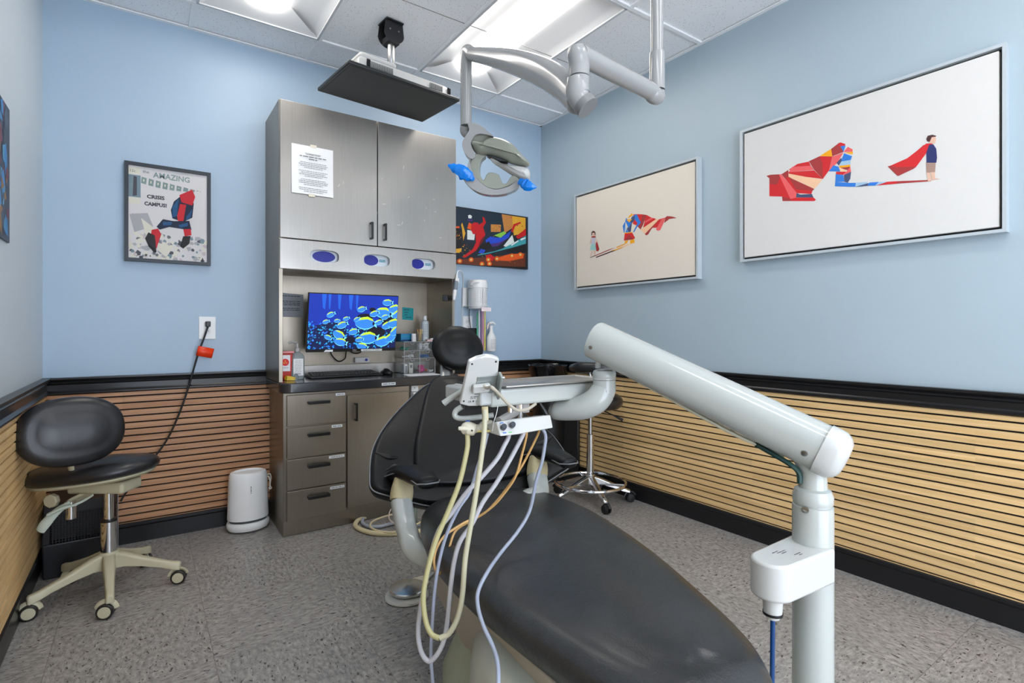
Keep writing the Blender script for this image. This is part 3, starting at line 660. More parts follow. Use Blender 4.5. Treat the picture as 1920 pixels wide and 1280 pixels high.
for i in range(2):
    for j in range(3):
        a, b = (ox0, oxm) if i == 0 else (oxm, ox1)
        d = G().box((a + .004, oyf - .004, oz[j] + .003), (b - .004, oyf - .002, oz[j + 1] - .003)).build('drawer', ACR, org)
        c = (a + b) / 2; G().tube([(c + .013 * cos(q), oyf - .005, oz[j + 1] - .003 + .013 * sin(q)) for q in [pi + pi * k / 8 for k in range(9)]], .0012, 6).build('pull', ACE, d)
def lump(name, mat, cx, cy, z, rx, rz, label, cat='supplies', seed=1, parts=9, group=None):
    r = random.Random(seed); g = G()
    for _ in range(parts):
        a = [Vector((cx + r.uniform(-rx, rx), cy + r.uniform(-.03, .03), z + .004 + r.random() * rz)) for _ in range(3)]
        g.tube(a, r.uniform(.003, .0055), 7, smooth=3)
    o = g.build(name, mat); return tag(o, label, cat, group, 'stuff')
lump('cotton_rolls', WHITEP, -1.11, -.15, oz[2], .04, .045, 'white cotton rolls filling the top right organizer drawer', seed=2, parts=22)
lump('white_clips', WHITEP, -1.22, -.16, oz[1], .035, .02, 'small white clips in the middle left organizer drawer', seed=3, parts=8)
lump('blue_tips', M('blue_tip', (20, 100, 160), .4), -1.11, -.16, oz[1], .04, .015, 'blue plastic tips lying in the middle right organizer drawer', seed=4, parts=9)
lump('pink_trays', M('pink_plastic', (238, 60, 150), .35), -1.135, -.17, oz[0], .018, .045, 'bright pink plastic pieces in the bottom right organizer drawer', seed=5, parts=10)
lump('orange_tips', M('orange_plastic', (240, 120, 30), .35), -1.105, -.17, oz[0], .007, .02, 'orange plastic piece beside the pink ones in the bottom drawer', seed=6, parts=3)
lump('white_tubes', WHITEP, -1.075, -.17, oz[0], .016, .015, 'small white tubes right of the pink pieces in the bottom drawer', seed=7, parts=5)
lump('green_strips', M('green_strip', (40, 150, 130), .5), -1.225, -.10, oz[2], .03, .02, 'green strips in the top left organizer drawer', seed=8, parts=5)
t = thing('sensor_case', (-1.25, -.17, oz[0]), 'white rounded case in the bottom left organizer drawer', 'case')
G().box((-1.264, -.2, oz[0] + .001), (-1.24, -.14, oz[0] + .062)).build('body', WHITEP, t, bevel=.008, seg=3); G().box((-1.2575, -.2015, oz[0] + .008), (-1.2465, -.2, oz[0] + .05)).build('window', GREYT, t)
t = thing('small_box', (-1.215, -.17, oz[0]), 'small cream paper box in the bottom left organizer drawer', 'box')
G().box((-1.228, -.19, oz[0] + .001), (-1.2, -.16, oz[0] + .066)).build('carton', M('cream_card', (226, 222, 208), .6), t, bevel=.001); G().box((-1.222, -.1907, oz[0] + .035), (-1.206, -.19, oz[0] + .055)).build('label', GREYT, t)
OT = oz[3] + .0015
t = thing('glove_carton', (-1.23, -.11, OT), 'blue carton with teal top lying on the acrylic organizer', 'box')
G().box((-1.268, -.15, OT), (-1.168, -.07, OT + .05)).build('carton', M('carton_blue', (30, 130, 180), .5), t, bevel=.002); G().box((-1.266, -.1512, OT + .03), (-1.17, -.15, OT + .036)).build('stripe', GLT, t); G().box((-1.266, -.1512, OT + .004), (-1.17, -.15, OT + .012)).build('stripe', M('navy', (20, 40, 90), .5), t)
t = thing('pill_bottle', (-1.193, -.19, OT), 'small white pill bottle in front of the blue carton on the organizer', 'bottle')
G().lathe([(.014, 0), (.0155, .002), (.0155, .03), (.012, .034)], (-1.193, -.185, OT)).build('bottle', WHITEP, t); G().lathe([(.0145, .034), (.0145, .049), (.013, .051)], (-1.193, -.185, OT)).build('cap', M('cap_white', (240, 240, 240), .4), t)
t = thing('swab_cup', (-1.135, -.15, OT), 'clear cup of wooden applicator sticks on the acrylic organizer', 'cup')
G().lathe([(.02, 0), (.022, .05), (.021, .05), (.019, .002)], (-1.137, -.155, OT)).build('cup', ACR, t)
r = random.Random(4)
STK = M('birch_stick', (222, 190, 130), .6)
for k in range(16):
    a = r.uniform(0, 2 * pi); rr = r.uniform(0, .012); o0 = Vector((-1.137 + rr * cos(a), -.155 + rr * sin(a), OT + .003)); b = o0 + Vector((r.uniform(-.014, .014), r.uniform(-.01, .01), .068))
    g = G().tube([o0, b], .0014, 6, mi=0); g.tube([b, b + (b - o0).normalized() * .008], .0028, 6, mi=1)
    tag(g.build('applicator_stick', [STK, M('orange_tip' if k % 2 else 'cream_tip', (236, 150, 60) if k % 2 else (238, 224, 190), .6, var=0)]), 'thin wooden applicator stick standing in the clear cup', 'stick', 'applicator sticks in the cup')
t = thing('rinse_bottle', (-1.085, -.12, OT), 'tall white bottle with a white cap standing on the organizer', 'bottle')
bx, by = -1.085, -.125
G().lathe([(.022, 0), (.026, .003), (.026, .125), (.024, .133), (.013, .14), (.012, .143)], (bx, by, OT)).build('bottle', M('rinse_plastic', (206, 214, 216), .3), t); G().lathe([(.0135, .143), (.0135, .168), (.012, .17)], (bx, by, OT)).build('cap', WHITEP, t)
f4 = FR((bx, by, OT), (1, 0, 0), (0, 0, 1), (0, -1, 0)); g = G()
for q in range(8):
    for k in range(3): a = -.7 + k * .42; g.box((bx + .0262 * sin(a) - .004, by - .0268 * cos(a), OT + .03 + q * .011), (bx + .0262 * sin(a) + .004, by - .0268 * cos(a) + .0005, OT + .0335 + q * .011))
g.build('printed_label', GREYT, t)
t = thing('small_tray', (-1.06, -.19, OT), 'small pale pink open tray of supplies at the organizer right edge', 'tray')
G().box((-1.105, -.205, OT), (-1.045, -.17, OT + .012)).build('tray', M('blush_plastic', (228, 190, 186), .5), t, bevel=.002); G().box((-1.08, -.20, OT + .0125), (-1.05, -.18, OT + .02)).build('packet', WHITEP, t)
# sheet of paper on the counter
g = G().prism([(0, 0), (.22, .0), (.24, .13), (.03, .15)], 0, .0015, FR((-1.32, -.40, CT + .0006), (1, .06, 0), (-.06, 1, 0), (0, 0, 1))); single(g, 'paper_sheet', PAPER, 'white sheet of paper lying on the countertop beside the chair headrest', 'paper')
# little camera fixed inside the hutch's right side
t = thing('intraoral_sensor_holder', (-1.03, -.3, 1.3), 'small black and white square device on the right inner side of the hutch', 'device')
fv = FR((-1.015, -.30, 1.308), (.85, -.5, 0), (0, 0, 1))
G().box((-.0315, -.018, -.008), (-.002, .018, .008), 0, FR((-1.025, -.30, 1.308), (.5, .85, 0), (0, 0, 1))).build('body', WHITEP, t, bevel=.003)
ff = FR((-1.035, -.33, 1.308), (.75, -.35, 0), (0, 0, 1)); G().box((-.022, -.019, -.004), (.014, .019, .004), 0, ff).build('face', BLACKG, t, bevel=.002)
G().box((-1.04, -.31, 1.3), (-1.0155, -.295, 1.316)).build('arm', WHITEP, t)

# ------------------------------------------------------------------ right part of the back wall
# hanging handpiece with cable
t = thing('curing_light', (-.8, -.03, 1.2), 'slim white cabled handpiece hanging at the right front edge of the hutch', 'handpiece')
h0, h1 = hit(857, 515, 1, -.41), hit(851, 562, 1, -.41)
G().tube([h0, h0.lerp(h1, .3), h0.lerp(h1, .55), h0.lerp(h1, .8), h1], [.005, .011, .0125, .012, .007], 14, smooth=4).build('handle', WHITEP, t)
G().tube([h0.lerp(h1, .25), h0.lerp(h1, .6)], [.0128, .0138], 14).build('grip', M('grip_grey', (120, 130, 138), .4), t)
G().tube([h0, hit(859, 508, 1, -.40), hit(865, 509, 1, -.34), hit(868, 526, 1, -.26), hit(867, 580, 1, -.10), hit(866, 625, 1, -.03)], .0032, 8, smooth=6).build('cable', WHITEP, t)
G().tube([h1, hit(852, 590, 1, -.40), hit(851, 640, 1, -.40)], .002, 6, smooth=4).build('lower_cable', GREYG, t)
G().box((-.9945, -.40, h0.z - .05), (-.975, -.37, h0.z - .02)).build('hook', WHITEP, t, bevel=.003)
def outlet(name, c, fr, label, w=.079, h=.124, n=2):
    t = thing(name, c, label, 'outlet')
    G().box((-w / 2, -h / 2, .0005), (w / 2, h / 2, .0065), 0, fr).build('plate', WHITEP, t, bevel=.002)
    for s in (1, -1):
        G().prism(ellp(0, s * .02, .0165, .0145, 20, 3), .0065, .0085, fr).build('socket', M('socket_white', (222, 222, 220), .35), t)
        for dx in (-.006, .006): G().box((dx - .001, s * .02 - .001, .0085), (dx + .001, s * .02 + .007, .0087), 0, fr).build('slot', INK, t)
    return t
outlet('wall_outlet', (-.685, 0, 1.14), FR((-.685, 0, 1.142), (1, 0, 0), (0, 0, 1), (0, -1, 0)), 'white double wall outlet behind the dental chair headrest')
t = thing('power_adapter', (-.66, -.03, 1.08), 'black power adapter plugged below the right wall outlet', 'adapter')
G().box((-.70, -.06, 1.07), (-.635, -.0065, 1.115)).build('body', BLACKP, t, bevel=.004)
G().tube([(-.672, -.03, 1.11), (-.68, -.02, 1.2), (-.672, -.02, 1.3), (-.655, -.02, 1.38)], .0028, 8, smooth=5).build('cable', BLACKP, t)
# wipes canister in wire holder
t = thing('wipes_canister', (-.6, -.09, 1.25), 'white disinfectant wipes canister in a holder on the blue wall', 'canister')
wx, wy = -.648, -.085
G().lathe([(.062, 1.255), (.066, 1.262), (.066, 1.275), (.068, 1.28), (.068, 1.405), (.066, 1.41)], (wx, wy, 0), n=32).build('canister', WHITEP, t)
G().lathe([(.071, 1.408), (.072, 1.435), (.068, 1.458), (.06, 1.462), (.001, 1.463)], (wx, wy, 0), n=32).build('lid', M('lid_white', (238, 238, 236), .35), t)
G().tube([(wx - .075, wy - .03, 1.425), (wx - .05, wy - .05, 1.445), (wx - .02, wy - .06, 1.44)], [.008, .016, .008], 10, smooth=3).build('lid_tab', WHITEP, t)
g = G()
for q in range(9):
    for k in range(6): a = -.75 + k * .26; g.box((wx + .0682 * sin(a) - .007, wy - .0695 * cos(a), 1.30 + q * .0105), (wx + .0682 * sin(a) + .006, wy - .0695 * cos(a) + .0006, 1.303 + q * .0105))
g.build('printed_label', M('pale_print', (196, 186, 188), .6, var=0), t)
t2 = thing('canister_holder', (-.6, -.04, 1.25), 'white bracket holding the wipes canister and coloured tubes', 'holder')
g = G().box((wx - .088, -.02, 1.27), (wx + .06, -.001, 1.41)); g.build('back_plate', WHITEP, t2, bevel=.003)
g = G()
for z in (1.275, 1.405): g.tube([(wx - .08, -.01, z)] + [(wx + .078 * sin(a), wy - .078 * cos(a), z) for a in [-1.5 + 3.0 * k / 14 for k in range(15)]] + [(wx + .078, -.01, z)], .0022, 6)
g.tube([(wx, wy - .078, 1.275), (wx, wy - .078, 1.405)], .0022, 6); g.build('wire_ring', WHITEP, t2)
G().box((wx - .02, wy - .088, 1.235), (wx + .06, wy - .082, 1.262)).build('price_label', M('pinkish_label', (238, 222, 222), .5), t2)
cols_ = [((40, 170, 120), 'green'), ((236, 236, 236), 'white'), ((128, 60, 120), 'purple'), ((226, 130, 140), 'pink'), ((238, 214, 50), 'yellow')]
for k, (c, nme) in enumerate(cols_):
    x = -.645 + k * .0165; g = G().tube([(x, -.075, 1.25 - (.0 if k else .02)), (x + .002, -.07, .95)], .0045, 8)
    tag(g.build('suction_tube', M('tube_' + nme, c, .35, var=0)), nme + ' thin plastic tube hanging under the wipes holder', 'tube', 'coloured tubes under the wipes holder')

t = thing('spray_bottle', (-.52, -.07, .94), 'white trigger spray bottle hanging on the blue wall', 'bottle')
sx1, sy1 = -.515, -.06
G().lathe([(.034, .945), (.037, .95), (.037, 1.045), (.03, 1.062), (.016, 1.085), (.013, 1.11), (.013, 1.13)], (sx1, sy1, 0), n=24, sy=.8).build('bottle', WHITEP, t)
G().tube([(sx1 - .02, sy1, 1.15), (sx1 + .01, sy1, 1.156), (sx1 + .034, sy1, 1.143)], [.014, .015, .008], 10, ell=.8, up=(0, 0, 1)).build('nozzle', WHITEP, t)
G().tube([(sx1 - .018, sy1, 1.152), (sx1 - .03, sy1, 1.135), (sx1 - .034, sy1, 1.105)], [.006, .006, .004], 8, smooth=4).build('trigger', M('pink_trigger', (236, 214, 212), .4), t)
G().box((sx1 - .01, sy1, 1.12), (sx1 + .012, -.001, 1.134)).build('wall_clip', WHITEP, t)
g = G()
for q in range(8): g.box((sx1 - .022, sy1 - .031, .965 + q * .009), (sx1 + .02, sy1 - .0300, .968 + q * .009))
g.build('printed_label', M('pale_print', (196, 186, 188), .6), t)

# ------------------------------------------------------------------ pictures
FRAMEW = M('silver_frame', (190, 198, 202), .35, .1, var=.03); CANV = M('canvas_print', (220, 217, 212), .75, var=.02, scale=40); CANVW = M('canvas_print_warm', (229, 219, 203), .75, var=.02, scale=4)
def polymats():
    return {k: M('print_' + k, c, .7, var=.04, scale=90) for k, c in dict(red=(212, 40, 44), dred=(168, 56, 56), pink=(238, 98, 98), cream=(246, 200, 160), orange=(248, 172, 24), blue=(48, 124, 212), navy=(72, 80, 112), pale=(164, 196, 218), white=(240, 240, 240), skin=(226, 184, 160),
            tan=(168, 138, 124), dnavy=(44, 52, 104), brown=(72, 40, 40), mint=(160, 206, 200), grey=(196, 196, 206), black=(30, 26, 30)).items()}
PM = polymats(); PK = list(PM); PL = [PM[k] for k in PK]
def wall_art_right(y0, y1, z0, z1, canvas, label, polys, horizon):
    """framed canvas on the right wall; y0 nearer the camera"""
    t = thing('framed_canvas', (-.001, (y0 + y1) / 2, z0), label, 'picture', 'framed cape prints on the right wall')
    d = .04; b = .012
    for a in (((-d, y0, z0), (-.001, y0 + b, z1)), ((-d, y1 - b, z0), (-.001, y1, z1)), ((-d, y0 + b, z0), (-.001, y1 - b, z0 + b)), ((-d, y0 + b, z1 - b), (-.001, y1 - b, z1))): pass
    g = G(); fr = FR((-d, 0, 0), (0, -1, 0), (0, 0, 1), (-1, 0, 0))
    vs, fs = curve_mesh([[(-y1, z0), (-y0, z0), (-y0, z1), (-y1, z1)], [(-y1 + b, z0 + b), (-y0 - b, z0 + b), (-y0 - b, z1 - b), (-y1 + b, z1 - b)]], d - .001)
    fq = FR((-d / 2, 0, 0), (0, -1, 0), (0, 0, 1), (-1, 0, 0)); g.add([fq(v.x, v.y, v.z) for v in vs], fs); g.build('frame', FRAMEW, t)
    G().box((-.012, y0 + b, z0 + b), (-.001, y1 - b, z1 - b)).build('backing', BLACKP, t)
    e = .022; G().box((-.034, y0 + e, z0 + e), (-.012, y1 - e, z1 - e)).build('canvas', canvas, t, bevel=.002)
    g = G(); fc = FR((-.0341, 0, 0), (0, -1, 0), (0, 0, 1), (-1, 0, 0))
    for k, (c, pts) in enumerate(polys):
        q = [hit(u, v, 0, -.0345) for u, v in pts]; g.face([(-p.y, p.z) for p in q], .0002 + k * .00002, fc, PK.index(c))
    if polys: g.build('print', PL, t)
    return t
B = lambda *p: [(1420 + p[i] / 5.333, 230 + p[i + 1] / 5.333) for i in range(0, len(p), 2)]
big = [('dred', B(90, 532, 130, 520, 215, 515, 240, 515, 195, 618, 120, 612, 120, 555)), ('red', B(120, 612, 195, 618, 240, 515, 290, 640, 330, 760, 248, 760, 248, 738, 120, 735)),
       ('pink', B(215, 515, 240, 517, 392, 700, 388, 748, 330, 762)), ('dred', B(240, 515, 310, 472, 312, 560, 275, 556)), ('red', B(275, 556, 312, 540, 440, 625, 400, 700, 392, 700)), ('dred', B(312, 540, 350, 560, 570, 662, 552, 680, 385, 665)),
       ('red', B(385, 665, 552, 680, 540, 712, 395, 705)), ('navy', B(392, 702, 430, 718, 545, 712, 562, 747, 388, 747)), ('red', B(330, 762, 388, 748, 562, 747, 587, 770, 570, 783, 330, 783)), ('dred', B(248, 738, 330, 760, 340, 783, 252, 783)),
       ('red', B(310, 472, 400, 412, 515, 388, 535, 430, 330, 470)), ('pink', B(330, 470, 350, 440, 535, 430, 568, 472, 312, 495)), ('red', B(312, 495, 568, 476, 655, 562, 480, 540, 312, 508)), ('cream', B(312, 508, 480, 540, 652, 566, 572, 662, 312, 540)),
       ('dred', B(515, 385, 622, 335, 650, 400, 655, 562, 568, 470)), ('red', B(622, 335, 748, 338, 715, 480, 655, 562, 650, 400)), ('orange', B(622, 333, 738, 262, 750, 338)), ('dred', B(738, 262, 818, 200, 880, 215, 862, 292, 750, 335)), ('red', B(800, 225, 830, 196, 880, 212, 870, 250)),
       ('pink', B(715, 485, 750, 338, 862, 298, 800, 400)), ('blue', B(830, 235, 882, 228, 862, 292)), ('pink', B(862, 292, 905, 240, 955, 268, 950, 290)), ('orange', B(868, 300, 955, 288, 955, 316)), ('blue', B(868, 305, 950, 335, 940, 345, 840, 370)), ('blue', B(835, 388, 840, 372, 945, 342, 935, 372)),
       ('pale', B(820, 430, 832, 390, 935, 375, 930, 418)), ('orange', B(812, 452, 822, 430, 930, 418, 928, 440)), ('navy', B(792, 400, 840, 350, 845, 380, 815, 428)), ('blue', B(715, 485, 762, 425, 815, 440, 830, 488)), ('cream', B(815, 445, 880, 470, 888, 488, 832, 488)), ('dred', B(830, 452, 930, 440, 905, 475)),
       ('red', B(790, 490, 890, 490, 862, 520, 785, 515)), ('pink', B(930, 440, 938, 490, 866, 522, 905, 470)), ('blue', B(785, 515, 860, 522, 872, 590, 780, 592)), ('navy', B(866, 522, 938, 490, 930, 560, 905, 600, 872, 590)), ('blue', B(776, 635, 780, 592, 915, 600, 910, 640)),
       ('blue', B(905, 602, 985, 600, 980, 640, 905, 640)), ('pale', B(985, 600, 1110, 592, 1050, 640, 980, 641)), ('navy', B(980, 641, 1110, 603, 1120, 630)), ('blue', B(1100, 630, 1120, 598, 1215, 592, 1180, 628)), ('pale', B(1180, 628, 1215, 592, 1300, 590, 1240, 620)), ('red', B(1190, 628, 1300, 590, 1400, 584, 1390, 610)), ('dred', B(1390, 610, 1400, 584, 1730, 572, 1740, 584)),
       ('dred', B(1303, 436, 1330, 430, 1500, 365, 1660, 225, 1700, 215, 1690, 290, 1585, 445, 1560, 462, 1410, 532, 1395, 525)), ('red', B(1330, 430, 1500, 355, 1690, 208, 1755, 205, 1700, 290, 1590, 440, 1395, 445)),
       ('skin', B(1692, 495, 1728, 495, 1738, 580, 1706, 585)), ('skin', B(1735, 495, 1775, 495, 1780, 555, 1830, 562, 1745, 575)), ('tan', B(1688, 400, 1785, 398, 1778, 495, 1735, 495, 1728, 500, 1692, 498)), ('dnavy', B(1692, 400, 1690, 300, 1720, 220, 1760, 215, 1790, 260, 1798, 350, 1790, 400)),
       ('skin', B(1715, 195, 1722, 150, 1780, 135, 1788, 165, 1780, 205, 1740, 208)), ('brown', B(1690, 165, 1705, 130, 1750, 120, 1788, 130, 1786, 140, 1745, 145, 1725, 190, 1700, 188))]
A2 = lambda *p: [(1080 + p[i] / 9.143, 370 + p[i + 1] / 9.143) for i in range(0, len(p), 2)]
small = [('red', A2(985, 290, 1050, 285, 1140, 290, 1110, 400, 1040, 480, 975, 455)), ('dred', A2(1140, 290, 1210, 300, 1180, 380, 1150, 470, 1105, 550, 1040, 480, 1110, 400)), ('red', A2(1210, 300, 1290, 345, 1170, 440, 1180, 380)), ('pink', A2(1290, 345, 1340, 355, 1170, 442, 1200, 400)),
         ('red', A2(1340, 355, 1372, 372, 1170, 520, 1150, 520, 1170, 442)), ('cream', A2(1372, 372, 1422, 376, 1180, 625, 1105, 552)), ('red', A2(1422, 376, 1530, 345, 1500, 430, 1380, 520, 1300, 520)), ('dred', A2(1422, 376, 1330, 500, 1290, 545, 1240, 630, 1205, 652, 1178, 628)), ('pink', A2(1470, 360, 1530, 345, 1500, 440, 1445, 560, 1405, 572, 1370, 550)),
         ('dred', A2(1530, 345, 1560, 320, 1640, 325, 1730, 352, 1600, 370, 1510, 440)), ('orange', A2(885, 350, 955, 270, 985, 300, 910, 350)), ('blue', A2(950, 330, 1040, 285, 1110, 430, 1060, 490, 1000, 590, 975, 600, 1055, 440, 1000, 370)), ('navy', A2(950, 345, 1010, 310, 1000, 400, 960, 440, 940, 590, 850, 600)),
         ('blue', A2(845, 400, 860, 350, 950, 440, 900, 530)), ('blue', A2(800, 490, 850, 400, 845, 480, 830, 610, 818, 600)), ('orange', A2(862, 380, 960, 370, 915, 430)), ('pale', A2(845, 480, 870, 540, 900, 590, 845, 600)), ('blue', A2(850, 600, 870, 550, 900, 598)), ('orange', A2(830, 605, 965, 592, 968, 610, 832, 622)), ('red', A2(835, 620, 965, 605, 1015, 695, 980, 720, 820, 740)),
         ('dred', A2(850, 720, 900, 640, 990, 715, 820, 740)), ('orange', A2(840, 742, 900, 738, 870, 790, 832, 785)), ('orange', A2(925, 735, 1000, 715, 1005, 775, 930, 798)), ('orange', A2(690, 850, 830, 792, 860, 795, 700, 865)), ('cream', A2(700, 870, 890, 798, 990, 780, 800, 860)), ('dred', A2(330, 990, 570, 890, 690, 855, 340, 1000)), ('brown', A2(240, 1028, 330, 990, 340, 1000, 245, 1036)),
         ('brown', A2(340, 1020, 520, 950, 680, 890, 690, 905, 345, 1036)), ('orange', A2(600, 915, 800, 850, 800, 862, 690, 905)), ('skin', A2(270, 920, 242, 1010, 252, 1015, 288, 922)), ('skin', A2(305, 915, 318, 990, 330, 990, 340, 915)), ('dred', A2(340, 760, 365, 760, 402, 890, 375, 930, 335, 905)), ('mint', A2(262, 790, 330, 790, 348, 905, 240, 905)), ('grey', A2(262, 690, 345, 685, 330, 795, 262, 795)),
         ('skin', A2(250, 720, 262, 700, 262, 790, 240, 790)), ('skin', A2(340, 700, 372, 740, 335, 800, 325, 785, 350, 745)), ('dred', A2(265, 665, 340, 660, 335, 690, 270, 692)), ('skin', A2(278, 590, 325, 590, 322, 655, 290, 668)), ('brown', A2(262, 650, 265, 595, 298, 570, 332, 590, 338, 650, 322, 640, 318, 605, 280, 605, 275, 650))]
wall_art_right(-2.822, -1.764, 1.460, 2.156, CANV, 'large framed canvas nearest the camera with red faceted cape and a small boy', big, 0)
wall_art_right(-1.504, -.444, 1.395, 2.092, CANVW, 'smaller looking framed canvas near the back corner with a small girl and faceted cape', small, 0)
# comic-style poster on the back wall (plain stand-in for the cover art)
px0, px1, pz0, pz1 = -2.718, -2.332, 1.456, 1.968
t = thing('framed_poster', ((px0 + px1) / 2, -.001, pz0), 'black framed comic style poster in red, blue and grey on the back wall', 'picture')
vs, fs = curve_mesh([[(px0, pz0), (px1, pz0), (px1, pz1), (px0, pz1)], [(px0 + .017, pz0 + .017), (px1 - .017, pz0 + .017), (px1 - .017, pz1 - .017), (px0 + .017, pz1 - .017)]], .028)
fq = FR((0, -.0155, 0), (1, 0, 0), (0, 0, 1), (0, -1, 0)); G().add([fq(v.x, v.y, v.z) for v in vs], fs).build('frame', M('frame_black', (40, 46, 54), .4), t)
G().box((px0 + .016, -.016, pz0 + .016), (px1 - .016, -.002, pz1 - .016)).build('backing', M('poster_paper', (222, 218, 216), .6, var=.03), t)
fp = FR((px0 + .017, -.0161, pz0 + .017), (1, 0, 0), (0, 0, 1), (0, -1, 0)); PW, PH = px1 - px0 - .034, pz1 - pz0 - .034
PMT = {k: M('poster_' + k, c, .6, var=.05, scale=60) for k, c in dict(green=(132, 152, 148), grey=(120, 120, 122), lgrey=(176, 174, 176), dgrey=(76, 78, 84), red=(206, 32, 44), blue=(28, 84, 130), navy=(18, 34, 62), black=(20, 16, 18), cream=(226, 222, 204), bluegrey=(122, 142, 152), pinkish=(206, 190, 190)).items()}
QK = list(PMT); QL = [PMT[k] for k in QK]
g = G()
LAYN = [0]
def pf(c, pts, lay=0): LAYN[0] += 1; g.face([(a * PW, b * PH) for a, b in pts], .0003 + lay * .0001 + LAYN[0] * .000004, fp, QK.index(c))
pf('bluegrey', [(0, .66), (.145, .66), (.145, .9), (0, .9)]); pf('cream', [(0, .91), (.14, .91), (.14, .985), (0, .985)]); pf('cream', [(0, .59), (.14, .59), (.14, .655), (0, .655)])
pf('dgrey', [(.05, .67), (.1, .68), (.1, .88), (.06, .89)], 1)
text_into(g, '12c', fp, .018, .004, .93 * PH, .0005, QK.index('dgrey')); text_into(g, 'the', fp, .022, .17 * PW, .935 * PH, .0005, QK.index('dgrey'))
fa = FR(fp(0, 0), (1, 0, -.02), (0, 0, 1), (0, -1, 0)); text_into(g, 'AMAZING', fa, .04, .30 * PW, .905 * PH, .0005, QK.index('green'), .0008, width=.165)
for k in range(9):                                          # stand-in block lettering
    a = .15 + k * .088; pf('green', [(a, .82 - .016 * k + .0009 * k * k * 2), (a + .062, .812 - .015 * k + .0009 * k * k * 2), (a + .07, .88 - .009 * k), (a + .008, .89 - .009 * k)], 1); pf('cream', [(a + .025, .84 - .013 * k + .0014 * k * k), (a + .04, .84 - .013 * k + .0014 * k * k), (a + .042, .865 - .009 * k), (a + .027, .865 - .009 * k)], 2)
text_into(g, 'CRISIS', fp, .026, .22 * PW, .665 * PH, .0005, QK.index('dgrey'), .0012, width=.078); text_into(g, 'ON', fp, .014, .31 * PW, .63 * PH, .0005, QK.index('lgrey'), 0); text_into(g, 'CAMPUS!', fp, .026, .19 * PW, .585 * PH, .0005, QK.index('dgrey'), .0012, width=.098)
r = random.Random(11)
for _ in range(150):                                        # grey crowd-like texture along the bottom
    a, b = r.random(), r.random() ** 1.1 * .27 + .01; w = r.uniform(.015, .05); n = r.randint(4, 7)
    pts = [(min(max(a + w * cos(2 * pi * i / n + b * 9) * r.uniform(.6, 1), 0), 1), min(max(b + w * .8 * sin(2 * pi * i / n + b * 9) * r.uniform(.6, 1), 0), .34)) for i in range(n)]
    pf(r.choice(['lgrey', 'lgrey', 'pinkish', 'cream', 'grey', 'bluegrey', 'cream', 'cream', 'dgrey']), pts, 1 + _ % 3)
pf('lgrey', [(.01, .47), (.23, .5), (.3, .36), (.07, .28)], 5); pf('cream', [(.15, .44), (.3, .35), (.3, .24), (.22, .22)], 6)
fb = FR(fp(.02 * PW, .42 * PH), (1, 0, .12), (-.12, 0, 1), (0, -1, 0))
for q, s_ in enumerate(('A LOW', 'RE', 'DO')): text_into(g, s_, fb, .022, .006 + .008 * q, .012 - q * .028, .0012, QK.index('dgrey'), .0003)
text_into(g, 'W', fp, .022, .2 * PW, .33 * PH, .0012, QK.index('dgrey'), .0003)
pf('cream', [(.36, .16), (.44, .2), (.54, .13), (.46, .03), (.36, .1)], 6); text_into(g, 'GHTS', fp, .018, .37 * PW, .105 * PH, .0012, QK.index('dgrey'), .0003)
# abstract red and blue forms at the place and size of the figure
for c, pts in (('navy', [(.56, .66), (.66, .74), (.78, .76), (.82, .66), (.8, .5), (.68, .44), (.54, .47), (.52, .56)]), ('blue', [(.54, .6), (.62, .7), (.6, .5), (.54, .48)]), ('blue', [(.72, .5), (.8, .6), (.78, .5), (.72, .46)]), ('red', [(.63, .74), (.8, .82), (.84, .74), (.8, .64), (.66, .66)]), ('red', [(.6, .5), (.64, .64), (.72, .64), (.68, .44), (.62, .43)]),
               ('navy', [(.34, .36), (.42, .45), (.56, .44), (.76, .46), (.79, .36), (.68, .36), (.5, .37), (.38, .33)]), ('blue', [(.42, .42), (.54, .43), (.52, .39), (.42, .38)]), ('blue', [(.62, .4), (.74, .44), (.74, .4), (.64, .37)]),
               ('red', [(.28, .32), (.36, .34), (.4, .28), (.34, .12), (.26, .2)]), ('black', [(.2, .22), (.24, .29), (.32, .26), (.33, .18), (.34, .08), (.31, .07), (.24, .14)]), ('red', [(.68, .36), (.78, .37), (.79, .3), (.7, .28)]), ('black', [(.68, .28), (.78, .29), (.76, .2), (.68, .14), (.64, .16)])): LAYN[0] += 15; pf(c, pts, 9)
g.build('print', QL, t)
g = G(); g.box((px0 + .0165, -.0215, pz0 + .0165), (px1 - .0165, -.0205, pz1 - .0165)); g.build('glazing', M('glazing', (250, 250, 250), .03, var=0, trans=1, ior=1.05), t)
# canvas with city lights beside the hutch
cx0, cx1, cz0, cz1 = -.985, -.155, 1.578, 1.99
t = thing('canvas_print', (-.55, -.001, cz0), 'dark canvas print of yellow city lights with red and blue forms beside the hutch', 'picture')
G().box((cx0, -.034, cz0), (cx1, -.001, cz1)).build('canvas', M('canvas_dark', (22, 30, 40), .5), t, bevel=.002)
CM = {k: M('city_' + k, c, .5, var=.1, scale=40) for k, c in dict(night=(20, 38, 54), dark=(18, 14, 16), gold=(214, 158, 40), orange=(220, 84, 20), red=(190, 18, 24), dred=(104, 12, 20), blue=(32, 70, 190), teal=(60, 150, 156), white=(214, 220, 216), green=(130, 190, 70), brown=(96, 44, 20), purple=(70, 40, 110), sand=(186, 124, 60)).items()}
CK = list(CM); g = G(); fc = FR((0, -.0341, 0), (1, 0, 0), (0, 0, 1), (0, -1, 0))
lay = [0]
